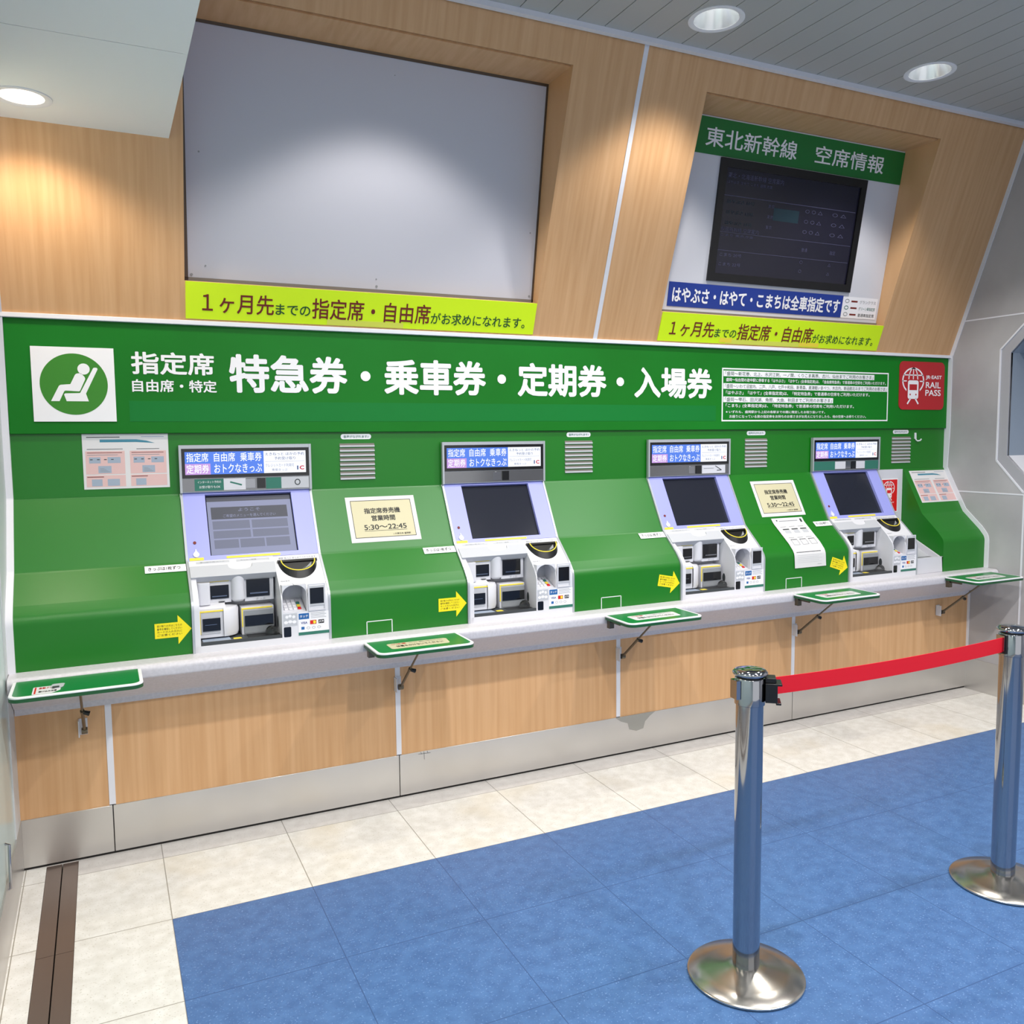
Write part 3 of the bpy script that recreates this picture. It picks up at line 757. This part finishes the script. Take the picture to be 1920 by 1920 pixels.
    mb = MB(); mb.frect(FI, X(.214), .922, X(.302), .990, 0, .004, M_glassblack); mb.frect(FI, X(.226), .934, X(.294), .939, .004, .008, M_chrome)
    mb.build('banknote_slot', mo)
    mb = MB(); mb.frect(FI, X(.034), .991, X(.150), .9945, .0, .004, M_label_y); mb.build('slot_trim', mo); mb = MB(); mb.frect(FI, X(.21), 1.000, X(.315), 1.0035, 0, .004, M_label_y); mb.build('slot_trim', mo); mb = MB()
    mb.text(FI, 'きっぷ', X(.25), .9075, X(.285), .9165, .0006, M_grey, 0); mb.build('slot_lettering', mo)
    mb = MB()   # lower left rounded module
    mb.fpoly(Fr((0, 0, .786), (1, 0, 0), (0, 1, 0)), rounded([(X(.030), .07), (X(.030), -.035), (X(.120), -.035), (X(.120), .07)], [0, .003, 0, 0], 5), 0, .110, M_white)
    mb.lathe((X(.120), .02, 0), [(.0, .786), (.058, .786), (.062, .80), (.062, .885), (.056, .896), (.0, .899)], M_white, 30, -PI/2, PI/2)
    mb.xpoly([(-.035, .896), (-.03, .900), (.01, .912), (.07, .912), (.07, .896)], X(.030), X(.130), M_white)
    lo = mb.build('card_module', root, smooth=50)
    FL = vert(-.035)
    mb = MB(); mb.frect(FL, X(.038), .800, X(.108), .880, 0, .002, M_lgrey); mb.frect(FL, X(.044), .812, X(.108), .860, .002, .006, M_glassblack); mb.frect(FL, X(.052), .835, X(.095), .837, .006, .007, M_chrome)
    mb.build('card_slot', lo)
    mb = MB(); mb.frect(FL, X(.034), .884, X(.138), .889, 0, .003, M_label_y); mb.frect(FL, X(.034), .80, X(.037), .884, 0, .003, M_label_y)
    mb.box((X(.110), .0, .9125), (X(.132), .03, .914), M_dgrey); mb.build('yellow_edge', lo)
    mb = MB()   # lower right module
    mb.box((X(.189), -.012, .779), (X(.312), .07, .886), M_offwhite); mb.frect(vert(-.012), X(.198), .783, X(.310), .873, 0, .004, M_grey)
    rl = mb.build('receipt_module', root, bevel=.001)
    mb = MB(); mb.frect(vert(-.016), X(.201), .812, X(.308), .853, 0, .003, M_glassblack); mb.build('receipt_slot', rl)
    mb = MB(); mb.frect(vert(-.012), X(.190), .878, X(.306), .883, 0, .003, M_label_y); mb.frect(vert(-.012), X(.190), .81, X(.194), .878, 0, .003, M_label_y); mb.build('yellow_edge', rl)
    mb = MB(); mb.box((X(.205), -.082, .779), (X(.312), -.02, .7798), M_black)
    mb.build('change_cup', rl)
    mb = MB(); mb.lathe((X(.296), -.045, .781), [(.024, 0), (.0235, .012), (.019, .022), (.010, .029), (.0001, .031)], M_clear, 24); mb.build('clear_cover', rl, smooth=60)
    mb = MB(); FW = Fr((X(rx0), 0, 0), (0, 1, 0), (0, 0, 1))
    mb.add([(X(rx0)-.001, -.02+.011*math.cos(t), .82+.022*math.sin(t)) for t in [2*PI*k/20 for k in range(20)]], [tuple(range(20))], M_dgrey); mb.build('coin_return', cab)
    return root
m1 = make_machine()
index_kids()
machines = [m1]+[copy_tree(m1) for _ in range(3)]
MLAB = ['ticket machine with lit grey touch screen, nearest the left wall', 'ticket machine with dark screen and mirrored sensor strip, second from the left',
        'ticket machine with dark screen between the tilted hours notice and the plain green bay', 'ticket machine with dark screen next to the open bay and red sticker']
for i, m in enumerate(machines):
    m.location.x = ML[i]+MW/2; m['_o'] = (ML[i]+MW/2, -.09, .746); m['label'] = MLAB[i]
# screen content of the first machine
def strip_stickers(i, parts):
    x = ML[i]; F = vert(.176); mb = MB()
    for x0, x1, m, z0, z1 in parts: mb.frect(F, x+x0, z0, x+x1, z1, 0, .0008, m)
    return mb, F, x
scr = MB(); x = ML[0]; Q = lambda a, b, c, d, m, n: scr.frect(F_cd, x+a, c, x+b, d, n, n+.0004, m)
Q(.097, .426, 1.089, 1.290, M_e_s1, -.0070); Q(.097, .426, 1.290, 1.307, M_e_s3, -.0070)
Q(.110, .408, 1.222, 1.268, M_e_s3, -.0066)
for a, b in ((.112, .254), (.262, .404)):
    Q(a, b, 1.184, 1.215, M_e_s2, -.0066); Q(a, b, 1.150, 1.178, M_e_s2, -.0066)
for a, b in ((.112, .204), (.210, .304), (.310, .404)): Q(a, b, 1.112, 1.144, M_e_s2, -.0066)
scr.text(F_cd, 'ようこそ', x+.215, 1.250, x+.30, 1.262, -.0058, M_e_s1, 0)
scr.text(F_cd, 'ご希望のメニューを選んでください', x+.155, 1.228, x+.36, 1.240, -.0058, M_e_s1, 0)
scr.build('screen_menu', machines[0], props={'label': 'grey lit menu with rows of buttons'})
mb, F, x = strip_stickers(0, [(.055, .165, M_teal, 1.333, 1.379), (.165, .25, M_offwhite, 1.333, 1.379), (.33, .392, M_teal, 1.333, 1.379), (.392, .505, M_lgrey, 1.333, 1.379)])
mb.text(F, 'インターネット予約の', x+.066, 1.362, x+.155, 1.372, .0014, M_wink, 0); mb.text(F, 'お受け取りもOK', x+.072, 1.342, x+.152, 1.353, .0014, M_wink, 0)
mb.ring(F, x+.458, 1.357, .012, .013, .004, .0008, .0012, M_dgrey, 20); mb.line(F, [(x+.19, 1.365), (x+.235, 1.352)], .006, .0008, .0012, M_teal)
mb.build('strip_sticker', machines[0])
mb, F, x = strip_stickers(2, [(.335, .485, M_offwhite, 1.336, 1.378)]); mb.line(F, [(x+.42, 1.374), (x+.46, 1.352), (x+.43, 1.35)], .004, .0008, .0012, M_dgrey)
mb.line(F, [(x+.345, 1.362), (x+.41, 1.362)], .003, .0008, .0012, M_grey); mb.build('strip_sticker', machines[2])
mb, F, x = strip_stickers(3, [(.0095, .17, M_teal, 1.331, 1.380), (.17, .25, M_offwhite, 1.336, 1.378), (.33, .40, M_offwhite, 1.336, 1.378), (.40, .507, M_teal, 1.331, 1.380)]); mb.build('strip_sticker', machines[3])

# ================================================================== PAPERS AND STICKERS
def poster(F, x0, z0, x1, z1, label):
    mb = MB(); w = x1-x0; h = z1-z0; g = lambda a, b: (x0+a*w, z0+b*h)
    mb.frect(F, x0, z0, x1, z1, .0005, .0015, M_paper)
    def r(a, b, c, d, m, n=.0015): mb.frect(F, *g(a, b), *g(c, d), n, n+.0003, m)
    r(.05, .935, .43, .95, M_dgrey); r(.68, .94, .95, .955, M_pblue)
    mb.fpoly(F, [g(.2, .90), g(.2, .85), g(.62, .85), g(.84, .83), g(.74, .875), g(.62, .90)], .0015, .0018, M_train)
    r(.05, .72, .46, .73, M_dgrey); r(.62, .72, .89, .73, M_dgrey)
    for a, b in ((.03, .48), (.54, .97)):
        r(a, .27, b, .69, M_pink); r(a, .04, b, .25, M_pink)
        r(a+.02, .655, b-.03, .665, M_dred, .0018); r(a+.02, .615, b-.08, .625, M_grey, .0018)
        for c, d, e, f in ((.04, .47, .17, .58), (.25, .47, .40, .58), (.14, .29, .29, .42)): r(a+c, d, a+e, f, M_pblue, .0018)
        r(a+.01, .215, a+.2, .228, M_dred, .0018); r(a+.06, .055, a+.18, .18, M_pblue, .0018)
        if a < .5: r(a+.24, .055, a+.38, .18, M_pblue, .0018)
        for k in range(4): r(a+.05+k*.08, .53, a+.08+k*.08, .545, M_dgrey, .0021); r(a+.16, .31+.02*k, a+.27-.02*k, .317+.02*k, M_grey, .0021)
    return tag(mb.build('guide_poster'), label, 'poster', 'pink and white ticket guide posters')
poster(Fsub, -.202, 1.351, .100, 1.560, 'pink and white ticket guide poster on the upright green panel left of the first machine')
poster(F_cd, 4.199, 1.126, 4.507, 1.309, 'pink and white ticket guide poster on the sloping green panel at far right')
def hours(x0, z0, x1, z1, label):
    mb = MB(); F = F_cd; n = .001
    mb.frect(F, x0, z0, x1, z1, .0003, n, M_paper); mb.frect(F, x0+.019, z0+.017, x1-.019, z1-.015, n, n+.0003, M_cream)
    mb.frame(F, x0+.019, z0+.017, x1-.019, z1-.015, .0022, n+.0003, n+.0006, M_ink)
    w = x1-x0; h = z1-z0; T = lambda t, a, b, c, d, bo: mb.text(F, t, x0+a*w, z0+b*h, x0+c*w, z0+d*h, n+.0008, M_ink, bo)
    T('指定席券売機', .24, .62, .76, .745, .026); T('営業時間', .33, .455, .67, .58, .026)
    T('5:30～22:45', .205, .262, .815, .375, .02); mb.frect(F, x0+.205*w, z0+.235*h, x0+.815*w, z0+.243*h, n+.0003, n+.0006, M_ink)
    T('ＪＲ東日本 盛岡駅', .60, .135, .86, .175, .01)
    return tag(mb.build('hours_notice'), label, 'notice', 'cream opening hours notices')
hours(.788, 1.099, 1.094, 1.283, 'cream opening hours notice between the first and second machines')
hours(2.982, 1.101, 3.284, 1.284, 'cream opening hours notice between the third and fourth machines')
# hanging instruction sheet
def sheet():
    prof = [(.066, 1.0905)]+offset_profile([p for p in FRONT if .848 < p[1] < 1.085], .003)+[(-.101, .848)]
    d = [0]
    for a, b in zip(prof, prof[1:]): d.append(d[-1]+(Vector(b)-Vector(a)).length)
    L = d[-1]
    def at(t):
        s = t*L
        for i in range(len(d)-1):
            if s <= d[i+1]+1e-9:
                k = (s-d[i])/(d[i+1]-d[i]); return Vector(prof[i]).lerp(Vector(prof[i+1]), k)
    mb = MB()
    def patch(a, b, t0, t1, m, n):
        K = max(2, int((t1-t0)*24)); vs = []
        for i in range(K+1):
            t = t0+(t1-t0)*i/K; p = at(min(t, 1)); q0 = at(max(t-.01, 0)); q1 = at(min(t+.01, 1)); tt = (q1-q0).normalized(); nn = Vector((tt.y, -tt.x))
            if nn.x > 0: nn = -nn
            for u in (a, b): vs.append((3.036+(.213)*u+.014*t, p.x+nn.x*n, p.y+nn.y*n))
        mb.add(vs, [(2*i, 2*i+1, 2*i+3, 2*i+2) for i in range(K)], m)
    patch(0, 1, 0, 1, M_paper, 0); patch(0, 1, 0, 1, M_paper, .0012)
    patch(.12, .16, .035, .06, M_dgrey, .0016); patch(.2, .8, .055, .068, M_grey, .0016); patch(.88, .94, .03, .10, M_dgrey, .0016)
    for c in range(3):
        patch(.12+.28*c, .30+.28*c, .185, .195, M_grey, .0016); patch(.14+.28*c, .34+.28*c, .235, .26, M_dgrey, .0016); patch(.16+.28*c, .34+.28*c, .27, .34, M_lgrey, .0016)
        patch(.12+.28*c, .30+.28*c, .435, .445, M_grey, .0016)
        a, b = .14+.28*c, .34+.28*c
        patch(a, b, .475, .488, M_dgrey, .0016); patch(a, a+.015, .488, .60, M_grey, .0016); patch(b-.015, b, .488, .60, M_grey, .0016); patch(a, b, .592, .60, M_grey, .0016)
    patch(.08, .86, .735, .745, M_ink, .0016)
    for k in range(5): patch(.1, .88-.1*(k % 2), .79+.03*k, .794+.03*k, M_lgrey, .0016)
    patch(.72, .85, .955, .96, M_grey, .0016)
    tag(mb.build('instruction_sheet', smooth=60), 'long white instruction sheet hanging down the green curve left of the fourth machine', 'notice')
sheet()
WH = ['first', 'second', 'third', 'fourth']
for i, ang in enumerate((0, 0, -11, -18)):
    m = ML[i]; cx, cz = m-.064, .838+(.004, -.002, .004, .006)[i]; sc = (1, 1, .98, .98)[i]
    if i == 1: cx = m-.067
    ca, sa = math.cos(math.radians(ang)), math.sin(math.radians(ang)); R_ = lambda a, b: (cx+sc*(a*ca-b*sa), cz+sc*(a*sa+b*ca))
    FF = Fr((0, -.0968, 0), (1, 0, 0), (0, 0, 1)); mb = MB()
    mb.fpoly(FF, [R_(*p) for p in [(-.063, -.027), (.016, -.027), (.016, -.054), (.063, 0), (.016, .054), (.016, .028), (-.063, .028)]], 0, .001, M_yel2)
    if abs(ang) < 25:
        FT = Fr((cx, -.0968, cz), (ca, 0, sa), (-sa, 0, ca))
        for t, z in (('受け取りの方はこちらの', .014), ('番号を確認してください', .003), ('カードの入れ忘れに', -.008), ('ご注意ください', -.019)):
            mb.text(FT, t, -.055, z, .03, z+.008, .0016, M_ink, .004)
    tag(mb.build('arrow_sticker'), ('tilted ' if ang else '')+'yellow arrow sticker pointing at the %s ticket machine from the left' % WH[i], 'sticker', 'yellow arrow stickers')
    mb = MB(); x0, x1 = m-.146, m-.001
    if i == 3: x0 = m-.118
    FD = F_dn; mb.frect(FD, x0, 1.038, x1, 1.061, .0025, .0035, M_wink)
    mb.text(FD, 'きっぷは1枚ずつ', x0+.012, 1.0445, x1-.02, 1.0565, .0042, M_ink, .014)
    tag(mb.build('strip_label'), 'narrow white label at the left edge of the %s ticket machine' % WH[i], 'label', 'narrow white labels')

# ================================================================== BOARDS IN THE RECESSES
bd = thing('blank_board', (.94, .1, 2.15), 'large blank white board in the left wood recess', 'board')
mb = MB(); mb.frect(Fboard, .196, 2.163, 1.687, 3.056, -.008, 0, M_board); mb.build('panel', bd)
mb = MB(); mb.frect(Fboard, .182, 2.150, .197, 3.062, -.008, .004, M_bframe); mb.frect(Fboard, 1.684, 2.150, 1.692, 3.062, -.008, .004, M_bframe)
mb.frect(Fboard, .182, 3.05, 1.692, 3.062, -.008, .004, M_bframe); mb.frect(Fboard, .182, 2.150, 1.692, 2.164, -.008, .004, M_bframe2)
mb.build('frame', bd)
for u, v, r_ in ((.210, 2.174, .005), (.949, 2.176, .005), (1.672, 2.178, .005), (.947, 2.205, .003), (.245, 2.616, .0035), (1.655, 2.45, .003), (.262, 2.21, .003), (1.0, 2.99, .002)):
    mb = MB(); mb.ell(Fboard, u, v, r_, r_, 0, .002, M_grey, 14); mb.build('screw', bd)
def banner(dx, label):
    mb = MB(); F = Fslant; x0, x1, z0, z1 = .182+dx, 1.689+dx, 2.006, 2.140
    mb.frect(F, x0, z0, x1, z1, .0, .004, M_yel); n = .0052
    if dx == 0: mb.frect(F, x0+.55, z0+.001, x0+.88, z0+.022, .004, .0045, M_tape)
    else:
        mb.frect(F, x0+.42, z0+.001, x0+.92, z0+.022, .004, .0045, M_tape); mb.frect(F, x0+.38, z0+.006, x0+.46, z0+.028, .0045, .0047, M_label_y); mb.frect(F, x0+.92, z0+.004, x0+1.06, z0+.024, .0045, .0047, M_label_y)
    mb.text(F, '１ヶ月先', .242+dx, 2.032, .515+dx, 2.106, n, M_dred, .014)
    mb.text(F, 'までの', .522+dx, 2.036, .661+dx, 2.077, n, M_dgreen, .014)
    mb.text(F, '指定席・自由席', .668+dx, 2.028, 1.180+dx, 2.107, n, M_dred, .014)
    mb.text(F, 'がお求めになれます。', 1.184+dx, 2.030, 1.640+dx, 2.077, n, M_dgreen, .012)
    tag(mb.build('yellow_banner'), label, 'banner', 'lime yellow booking banners')
banner(0, 'lime yellow banner under the large blank white board')
banner(2.2, 'lime yellow banner under the black seat information monitor')

ib = thing('information_board', (3.13, .1, 2.15), 'white board with green title and black seat monitor in the right recess', 'board')
mb = MB(); mb.frect(Fboard, 2.378, 2.150, 3.885, 3.058, -.008, 0, M_offwhite); mb.build('panel', ib)
mb = MB(); mb.frect(Fboard, 2.378, 2.890, 3.885, 3.052, 0, .003, mat('title_green', '0C6E2C', .45))
mb.text(Fboard, '東北新幹線', 2.555, 2.925, 3.128, 3.013, .0045, M_wink, .014); mb.text(Fboard, '空席情報', 3.252, 2.928, 3.740, 3.014, .0045, M_wink, .014)
mb.build('title_strip', ib, props={'label': 'green strip with white title lettering'})
mb = MB(); mb.frame(Fboard, 2.660, 2.312, 3.638, 2.886, .04, 0, .012, M_monitor); mb.frect(Fboard, 2.695, 2.345, 3.60, 2.85, 0, .004, M_mscreen)
mn = mb.build('monitor', ib, props={'label': 'black monitor listing seats'})
mb = MB(); n = .005
def mt(t, a, b, c, d, m=M_mtext): mb.text(Fboard, t, a, b, c, d, n, m, .0)
mt('東北・北海道新幹線 空席案内', 2.715, 2.80, 3.07, 2.826); mt('はやぶさ はやて こまち 盛岡 方面', 2.715, 2.775, 3.0, 2.79)
mb.frect(Fboard, 2.70, 2.718, 3.59, 2.721, .004, .0046, M_mtext)
for k in range(3):
    z = 2.685-k*.05
    mt('はやぶさ %d号' % (10+2*k), 2.73, z, 2.90, z+.018, M_mteal); mt('東京', 2.99, z, 3.03, z+.018); 
    mt('○ ○ △', 3.24, z, 3.36, z+.018); mt('○ △', 3.43, z, 3.53, z+.018)
mb.frect(Fboard, 3.03, 2.63, 3.20, 2.69, .004, .0043, M_mteal)
mb.frect(Fboard, 2.70, 2.548, 3.59, 2.550, .004, .0046, M_mtext)
mt('秋田新幹線 空席案内', 2.71, 2.548+.005, 2.95, 2.575); mt('こまち 東京方面', 2.71, 2.53, 2.92, 2.543)
mb.frect(Fboard, 2.70, 2.462, 3.59, 2.464, .004, .0046, M_mtext)
mt('普通', 3.25, 2.495, 3.29, 2.515); mt('指定', 3.45, 2.495, 3.49, 2.515)
for k in range(2):
    z = 2.435-k*.045; mt('こまち %d号' % (20+2*k), 2.72, z, 2.86, z+.016); mt('○', 3.25, z, 3.27, z+.016); mt('△', 3.45, z, 3.47, z+.016)
mb.build('screen_listing', mn)
mb = MB(); mb.frect(Fboard, 2.438, 2.178, 3.603, 2.294, 0, .003, M_navy)
mb.text(Fboard, 'はやぶさ・はやて・こまちは全車指定です', 2.462, 2.197, 3.585, 2.274, .0042, M_wink, .032); mb.build('navy_strip', ib, props={'label': 'navy strip with white lettering'})
mb = MB(); mb.frect(Fboard, 3.603, 2.178, 3.868, 2.290, 0, .002, M_wink)
for k, (t, m_) in enumerate((('グランクラス', M_grey), ('グリーン車指定席', M_teal), ('普通車指定席', M_ink))):
    z = 2.260-k*.035; mb.ring(Fboard, 3.637, z+.008, .016, .011, .004, .002, .0024, (M_grey, M_teal, M_grey)[k], 16)
    mb.frect(Fboard, 3.668, z+.003, 3.715, z+.012, .002, .0024, M_dred); mb.text(Fboard, t, 3.73, z-.002, 3.855, z+.016, .003, m_, .0)
mb.build('class_legend', ib)
mb = MB(); mb.frect(Fboard, 2.378, 2.150, 3.885, 2.160, 0, .006, M_bframe2); mb.build('bottom_frame', ib)

# ================================================================== FOLDING SHELVES
SC = [-.2425, .950, 2.050, 3.150, 4.250]
def make_shelf():
    cx = SC[1]; root = thing('folding_shelf', (cx, -.1, .50), '', 'shelf', 'green folding shelves on the ledge')
    FS = Fr((cx, 0, .737), (1, 0, 0), (0, 1, 0)); yb, yf = -.195, -.398; hw = .196
    o = rounded([(-hw, yb), (-hw, yf), (hw, yf), (hw, yb)], [.004, .035, .035, .004], 8)
    i_ = rounded([(-hw+.011, yb+.0), (-hw+.011, yf+.013), (hw-.011, yf+.013), (hw-.011, yb+.0)], [0, .026, .026, 0], 8)
    mb = MB(); mb.fpoly(FS, o, -.017, -.006, M_shelfd); mb.build('board', root)
    mb = MB(); mb.fpoly(FS, o, -.006, 0, M_wink); mb.build('edging', root, bevel=.0015)
    mb = MB(); mb.fpoly(FS, i_, 0, .0006, M_shelf); mb.build('top_inlay', root)
    for s_ in (-1, 1): mb = MB(); mb.box((cx+s_*.17-.012, -.190, .68), (cx+s_*.17+.012, -.212, .7195), M_strut); mb.box((cx+s_*.17-.003, -.21, .706), (cx+s_*.17+.003, -.28, .7195), M_strut); mb.build('hinge', root)
    f0 = Vector((cx+.004, -.030, .492)); f1 = Vector((cx+.004, -.300, .7195)); mid = f0.lerp(f1, .47)
    mb = MB(); mb.box((cx-.016, -.001, .470), (cx-.012, -.036, .530), M_white); mb.box((cx-.016, -.001, .470), (cx+.014, -.004, .530), M_white); mb.build('foot_bracket', root)
    mb = MB(); mb.tube([f0-Vector((.010, 0, 0)), f0+Vector((.010, 0, 0))], .012, M_strut, 14); mb.build('pivot', root)
    mb = MB(); mb.tube([f0, mid], .0058, M_strut, 10); mb.tube([mid, f1], .0042, M_strut, 10); mb.tube([mid-(f1-f0)*.02, mid+(f1-f0)*.02], .0075, M_strut, 10); mb.build('strut', root)
    mb = MB(); mb.tube([mid+Vector((.004, .0, -.003)), mid+Vector((.022, .0, -.010))], [.007, .009], M_black, 12); mb.build('knob', root)
    return root
sh = make_shelf(); index_kids()
shelves = []
SL = ['green folding shelf at far left with a torn red and white sticker', 'green folding shelf between the first and second machines, below the ledge edge',
      'green folding shelf between the second and third machines', 'green folding shelf below the instruction sheet, fourth from the left', 'green folding shelf at far right against the stone wall']
for i in range(5):
    s_ = sh if i == 1 else copy_tree(sh)
    s_.location.x = SC[i]; s_['_o'] = (SC[i], -.1, .50); s_['label'] = SL[i]; shelves.append(s_)
FT = Fr((0, 0, .7377), (1, 0, 0), (0, 1, 0))
for i, s_ in enumerate(shelves):
    c = SC[i]; mb = MB()
    if i:
        mb.fpoly(FT, rounded([(c-.127, -.345), (c+.108, -.345), (c+.120, -.262), (c-.127, -.262)], .012, 4), 0, .0008, M_cream if i < 2 else M_paper)
        mb.text(FT, 'ご注意', c-.11, -.285, c-.05, -.268, .0012, M_red2, .02); mb.text(FT, 'つえ・かさ・荷物などを掛けないでください', c-.04, -.285, c+.1, -.270, .0012, M_dgrey, .0)
        mb.text(FT, '体重をかけないでください', c-.10, -.325, c+.09, -.300, .0012, M_ink, .02)
        mb.build('sticker', s_, props={'label': 'white caution sticker'})
    else:
        mb.fpoly(FT, rounded([(-.372, -.385), (-.315, -.385), (-.292, -.355), (-.292, -.318), (-.318, -.296), (-.372, -.296)], .005, 3), 0, .0008, M_paper)
        mb.frect(FT, -.367, -.380, -.362, -.300, .0008, .001, M_red2)
        mb.text(FT, '自動ドア', -.354, -.328, -.314, -.306, .0012, M_red2, .03); mb.text(FT, '駆け込み注意', -.354, -.368, -.302, -.350, .0012, M_ink, .03)
        mb.build('sticker', s_, props={'label': 'torn red and white sticker'})
        mb = MB(); mb.fpoly(FT, rounded([(-.322, -.322), (-.300, -.345), (-.285, -.325), (-.280, -.285), (-.318, -.285)], .008, 3), .001, .003, M_lgrey)
        mb.frect(FT, -.316, -.338, -.296, -.322, .003, .005, M_dgrey); mb.build('peeled_corner', s_)

# ================================================================== DOWNLIGHTS
def lamp(name, kind, loc, energy, color, parent, **k):
    l = bpy.data.lights.new(name, kind); l.energy = energy; l.color = color
    for a, b in k.items(): setattr(l, a, b)
    o = bpy.data.objects.new(name, l); COL.objects.link(o); o.parent = parent; o.location = Vector(loc)-Vector(parent['_o'])
    return o
def downlight(x, y, z, r, label, group, warm=False):
    root = thing('ceiling_downlight', (x, y, z), label, 'ceiling light', group)
    mb = MB(); mb.lathe((x, y, z), [(r+.012, .001), (r+.012, -.003), (r+.002, -.005), (r-.010, -.001), (r-.010, .004)], M_wink, 40); mb.build('trim_ring', root, smooth=60)
    if warm:
        mb = MB(); mb.lathe((x, y, z), [(r-.009, .002), (r-.014, .025), (r-.03, .04), (.0001, .04)], M_lampw, 40); mb.build('lamp_glass', root, smooth=60)
    else:
        mb = MB(); mb.lathe((x, y, z), [(r-.010, .0), (r-.018, .03), (r-.035, .07), (.045, .105)], M_refl, 40); mb.build('reflector', root, smooth=60)
        mb = MB(); mb.lathe((x, y, z), [(.046, .103), (.044, .085), (.03, .072), (.0001, .068)], M_lamp, 30); mb.build('bulb', root, smooth=60)
    return root
for j, y in enumerate(LY):
    for i, x in enumerate(LX):
        if j == 0: lab = ['downlight above the blank board, nearest the low ceiling', 'round downlight above the wall seam, left of the two in the slatted ceiling', 'round downlight above the seat monitor, right of the two in the slatted ceiling'][i]
        else: lab = 'slatted ceiling downlight in row %s, %s' % (['', 'two', 'three'][j], ['near the low ceiling', 'in the middle', 'near the stone wall'][i])
        d = downlight(x, y, CZ, .1, lab, 'downlights in the slatted ceiling')
        lamp('lamp_light', 'SPOT', (x, y, CZ-.012), SPOT_W if j == 0 else ROOM_W, (1, .96, .90) if j == 0 else (1, .98, .95), d, spot_size=math.radians(112 if j == 0 else 150), spot_blend=.32 if j == 0 else .5, shadow_soft_size=.05)
for i, (x, y) in enumerate(LOWL):  # second and third are unseen additions that keep the left side bright
    d = downlight(x, y, LOWZ, .074, ['warm glowing downlight in the low white ceiling at left', 'unseen downlight added to the low ceiling in the middle of the passage', 'unseen downlight added to the low ceiling at the back of the passage'][i], 'downlights in the low ceiling', True)
    lamp('lamp_light', 'SPOT', (x, y, LOWZ-.012), 19 if i == 0 else 20, (1, .86, .68) if i == 0 else (1, .9, .78), d, spot_size=math.radians(140), spot_blend=.4, shadow_soft_size=.05)

# ================================================================== STANCHIONS
def make_post(px, py, label):
    root = thing('stanchion', (px, py, 0), label, 'barrier post', 'chrome belt barrier posts')
    c = (px, py, 0)
    mb = MB(); mb.lathe(c, [(.0001, .0), (.158, .0), (.163, .004), (.163, .008), (.158, .012), (.11, .020), (.06, .030), (.042, .036), (.0001, .036)], M_base, 72); mb.build('base', root, smooth=30)
    mb = MB(); mb.lathe(c, [(.0, .03), (.0375, .03), (.0375, .795)], M_chrome, 48); mb.build('pole', root, smooth=40)
    mb = MB(); mb.lathe(c, [(.0375, .792), (.0415, .794), (.0415, .866), (.040, .868), (.0001, .868)], M_chrome, 48)
    for a in (math.radians(172),):
        u = Vector((math.cos(a), math.sin(a), 0)); v = Vector((-u.y, u.x, 0)); o_ = Vector(c)+u*.040
        mb.add([o_+v*s1*.016+u*s2*.012+Vector((0, 0, z)) for z in (.812, .864) for s1, s2 in ((-1, 0), (1, 0), (1, 1), (-1, 1))], [(0,1,2,3),(4,7,6,5),(0,4,5,1),(1,5,6,2),(2,6,7,3),(3,7,4,0)], M_chrome)
    mb.build('head', root, smooth=40)
    mb = MB(); mb.lathe(c, [(.036, .868), (.036, .874)], M_black, 40); mb.lathe(c, [(.0001, .874), (.044, .874), (.048, .878), (.048, .883), (.042, .889), (.03, .892), (.0001, .893)], M_chrome, 48); mb.build('cap', root, smooth=50)
    return root
pA = make_post(1.4537, -1.6097, 'chrome barrier post in front with a black belt clip at its head')
pB = make_post(2.5825, -1.5958, 'chrome barrier post at the right edge of the picture')
d_ = Vector((2.5825-1.4537, -1.5958+1.6097, 0)).normalized()
a = math.radians(-38); u = Vector((math.cos(a), math.sin(a), 0)); v = Vector((-u.y, u.x, 0)); o_ = Vector((1.4537, -1.6097, 0))+u*.040
mb = MB()
def pbox(o, u, v, a0, a1, b0, b1, z0, z1, m): mb.add([o+u*x_+v*y_+Vector((0, 0, z)) for z in (z0, z1) for x_, y_ in ((a0, b0), (a1, b0), (a1, b1), (a0, b1))], [(0,1,2,3),(4,7,6,5),(0,4,5,1),(1,5,6,2),(2,6,7,3),(3,7,4,0)], m)
pbox(o_, u, v, 0, .032, -.026, .026, .804, .858, M_black); pbox(o_, u, v, .028, .044, -.026, .026, .852, .858, M_black); pbox(o_, u, v, .028, .042, -.026, .026, .799, .805, M_black); pbox(o_, u, v, .0, .028, -.02, .02, .858, .872, M_black)
mb.build('belt_clip', pA, bevel=.0015, props={'label': 'black belt clip'})
u = -d_; v = Vector((-u.y, u.x, 0)); o_ = Vector((2.5825, -1.5958, 0))+u*.036
mb = MB(); pbox(o_, u, v, 0, .014, -.012, .012, .803, .865, M_black); mb.build('belt_housing', pB, props={'label': 'black belt outlet'})
mb = MB(); p0 = Vector((1.4537, -1.6097, 0))+d_*.036; p1 = Vector((2.5825, -1.5958, 0))-d_*.044; K = 40; vs = []
for i in range(K+1):
    t = i/K; p = p0.lerp(p1, t); sag = -.012*4*t*(1-t)
    n_ = Vector((-d_.y, d_.x, 0))*.0012
    for z, s_ in ((.8085+sag, -1), (.8575+sag, -1), (.8575+sag, 1), (.8085+sag, 1)): vs.append(p+n_*s_+Vector((0, 0, z)))
mb.add(vs, [(4*i+k, 4*i+(k+1) % 4, 4*i+4+(k+1) % 4, 4*i+4+k) for i in range(K) for k in range(4)]+[(0, 1, 2, 3), (4*K, 4*K+3, 4*K+2, 4*K+1)], M_belt)
tag(mb.build('barrier_belt'), 'red retractable belt stretched between the two chrome posts', 'belt')

for o in list(S.objects):
    if '_o' in o: del o['_o']
